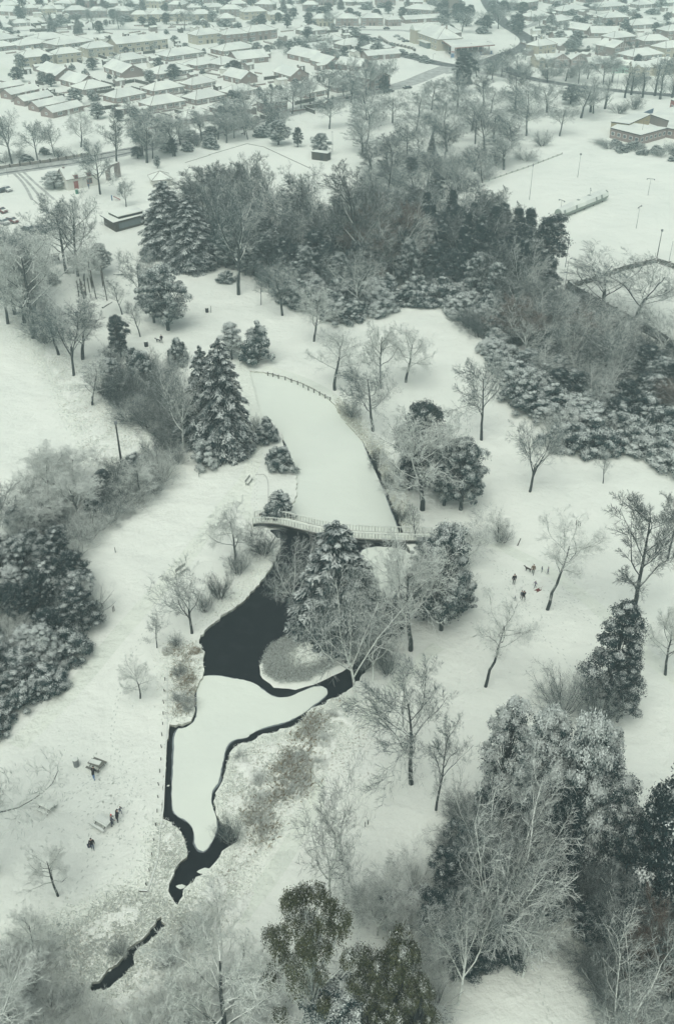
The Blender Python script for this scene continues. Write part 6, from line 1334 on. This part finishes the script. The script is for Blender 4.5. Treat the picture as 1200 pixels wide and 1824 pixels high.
wood([(740,1020),(820,1020),(830,1090),(780,1120),(730,1090)], 10, 2.6, [('tree', 2, 4, 7, 4, 5.5), ('thick', 2, 4, 6, 4.5, 6), ('thickw', 1, 4, 6, 4, 6)], 'right of the footbridge', 'x', 28)
wood([(700,820),(740,800),(800,820),(850,860),(840,900),(790,915),(760,890),(710,870)], 9, 3, [('tree', 2, 4, 7, 4, 6), ('thick', 2, 4, 6, 5, 6)], 'beside the right lake bank', 'x', 29)
wood([(580,1150),(640,1110),(690,1120),(680,1170),(620,1190)], 9, 1.8, [('thickd', 3, 2.5, 4, 3, 4.5), ('bushe', 1, 2, 3, 2.5, 4)], 'at the foot of the island conifer', 'x', 30)
wood([(0,62),(300,58),(600,48),(700,38),(780,40),(790,8),(0,8)], 84, 12, [('oak', .8, 8, 12, 9, 12), ('dark', 2, 5, 9, 7, 9), ('bushe', 3, 3, 5, 9, 12), ('spruce', .6, 9, 12, 6, 7)], 'among the top left houses', 'x', 31)
wood([(785,60),(930,60),(935,20),(880,5),(860,30),(800,10),(770,20)], 34, 9, [('oak', 1, 8, 12, 10, 14), ('dark', 3, 6, 10, 8, 11), ('bushe', 2, 4, 6, 9, 12)], 'in the grove behind the filling station', 'x', 32)
wood([(930,4),(1200,2),(1210,130),(1060,125),(960,60)], 50, 9, [('oak', .6, 6, 9, 7, 10), ('dark', 1, 4, 7, 5, 7), ('thickd', 1, 3, 5, 8, 11), ('bushe', 2, 3, 5, 8, 11)], 'among the top right houses', 'x', 33)
wood([(500,80),(560,78),(620,110),(600,118),(540,100),(480,92)], 16, 8, [('oak', 2, 7, 10, 8, 11), ('bushe', 2, 3, 5, 6, 9), ('thickd', 2, 3, 5, 8, 10)], 'between the houses at the top middle', 'x', 34)
wood([(640,70),(650,66),(780,112),(770,116),(700,104)], 10, 7, [('bushe', 2, 2, 3, 6, 9)], 'along the hazy verge of the main road', 'x', 35)
wood([(290,1150),(345,1148),(358,1190),(345,1270),(305,1285),(300,1215)], 7, 1.4, [('reed', 2, .8, 1.4, 1.2, 2.2), ('thick', 2, 1.2, 2, 1.5, 2.5)], 'on the bank above the dark channel', 'x', 36)
wood([(430,1340),(470,1325),(545,1300),(600,1270),(600,1330),(520,1430),(470,1470),(420,1460),(410,1380)], 9, 2.5, [('thickw', 2, .8, 1.4, 1.6, 2.6)], 'on the white reedy bank right of the ice', 'x', 37)
wood([(1100,1840),(1200,1700),(1230,1900)], 4, 3, [('rustb', 1, 2, 3.5, 3, 4)], 'in the bottom right corner', 'x', 38)

# the green banks of unsorted groups: nothing of one group may be told apart by label, so the small groups get their order
from collections import defaultdict
NUM = ['zero', 'one', 'two', 'three', 'four', 'five', 'six', 'seven', 'eight', 'nine', 'ten', 'eleven', 'twelve']
ORD = ['first', 'second', 'third', 'fourth', 'fifth', 'sixth', 'seventh', 'eighth', 'ninth', 'tenth', 'eleventh', 'twelfth']
bl = defaultdict(list)
for t in THINGS: bl[t['label']].append(t)
ROWS = {1: [''], 2: ['nearer row, ', 'farther row, '], 3: ['nearest row, ', 'middle row, ', 'farthest row, '], 4: ['nearest row, ', 'second row, ', 'third row, ', 'farthest row, ']}
for lb, ts in bl.items():
    n = len(ts)
    if n == 1 or n > 48: 
        for t in ts:
            if n > 1 and 'group' not in t: t['group'] = lb
        continue
    rows = max(1, math.ceil(n / 12)); ts.sort(key=lambda t: -PX(t.location)[1]); per = math.ceil(n / rows)
    for k in range(rows):
        q = ts[k * per:(k + 1) * per]; q.sort(key=lambda t: PX(t.location)[0]); m_ = len(q)
        for i, t in enumerate(q):
            e = ROWS[rows][k] + ('leftmost' if i == 0 else 'rightmost' if i == m_ - 1 else ORD[i] + ' from left')
            t['label'] = lb + ', ' + e
    for t in ts:
        if 'group' not in t: t['group'] = lb
# haze between the camera and the far town
b = MB(); b.hexa([(-2650, -320, -1.5), (2650, -320, -1.5), (2650, 4250, -1.5), (-2650, 4250, -1.5)], [(-2650, -320, 96), (2650, -320, 96), (2650, 4250, 96), (-2650, 4250, 96)])
m = bpy.data.materials.new('haze'); m.use_nodes = True; n = m.node_tree; n.nodes.clear(); v = n.nodes.new('ShaderNodeVolumePrincipled'); u = n.nodes.new('ShaderNodeOutputMaterial')
v.inputs['Color'].default_value = (.74, .94, .96, 1); v.inputs['Density'].default_value = HAZE; v.inputs['Anisotropy'].default_value = 0.0; n.links.new(v.outputs[0], u.inputs['Volume'])
if HAZE > 0: o = b.build('haze', m); o['kind'] = 'stuff'
S.cycles.volume_bounces = 1; S.cycles.max_bounces = 4; S.cycles.diffuse_bounces = 3; S.cycles.use_denoising = True
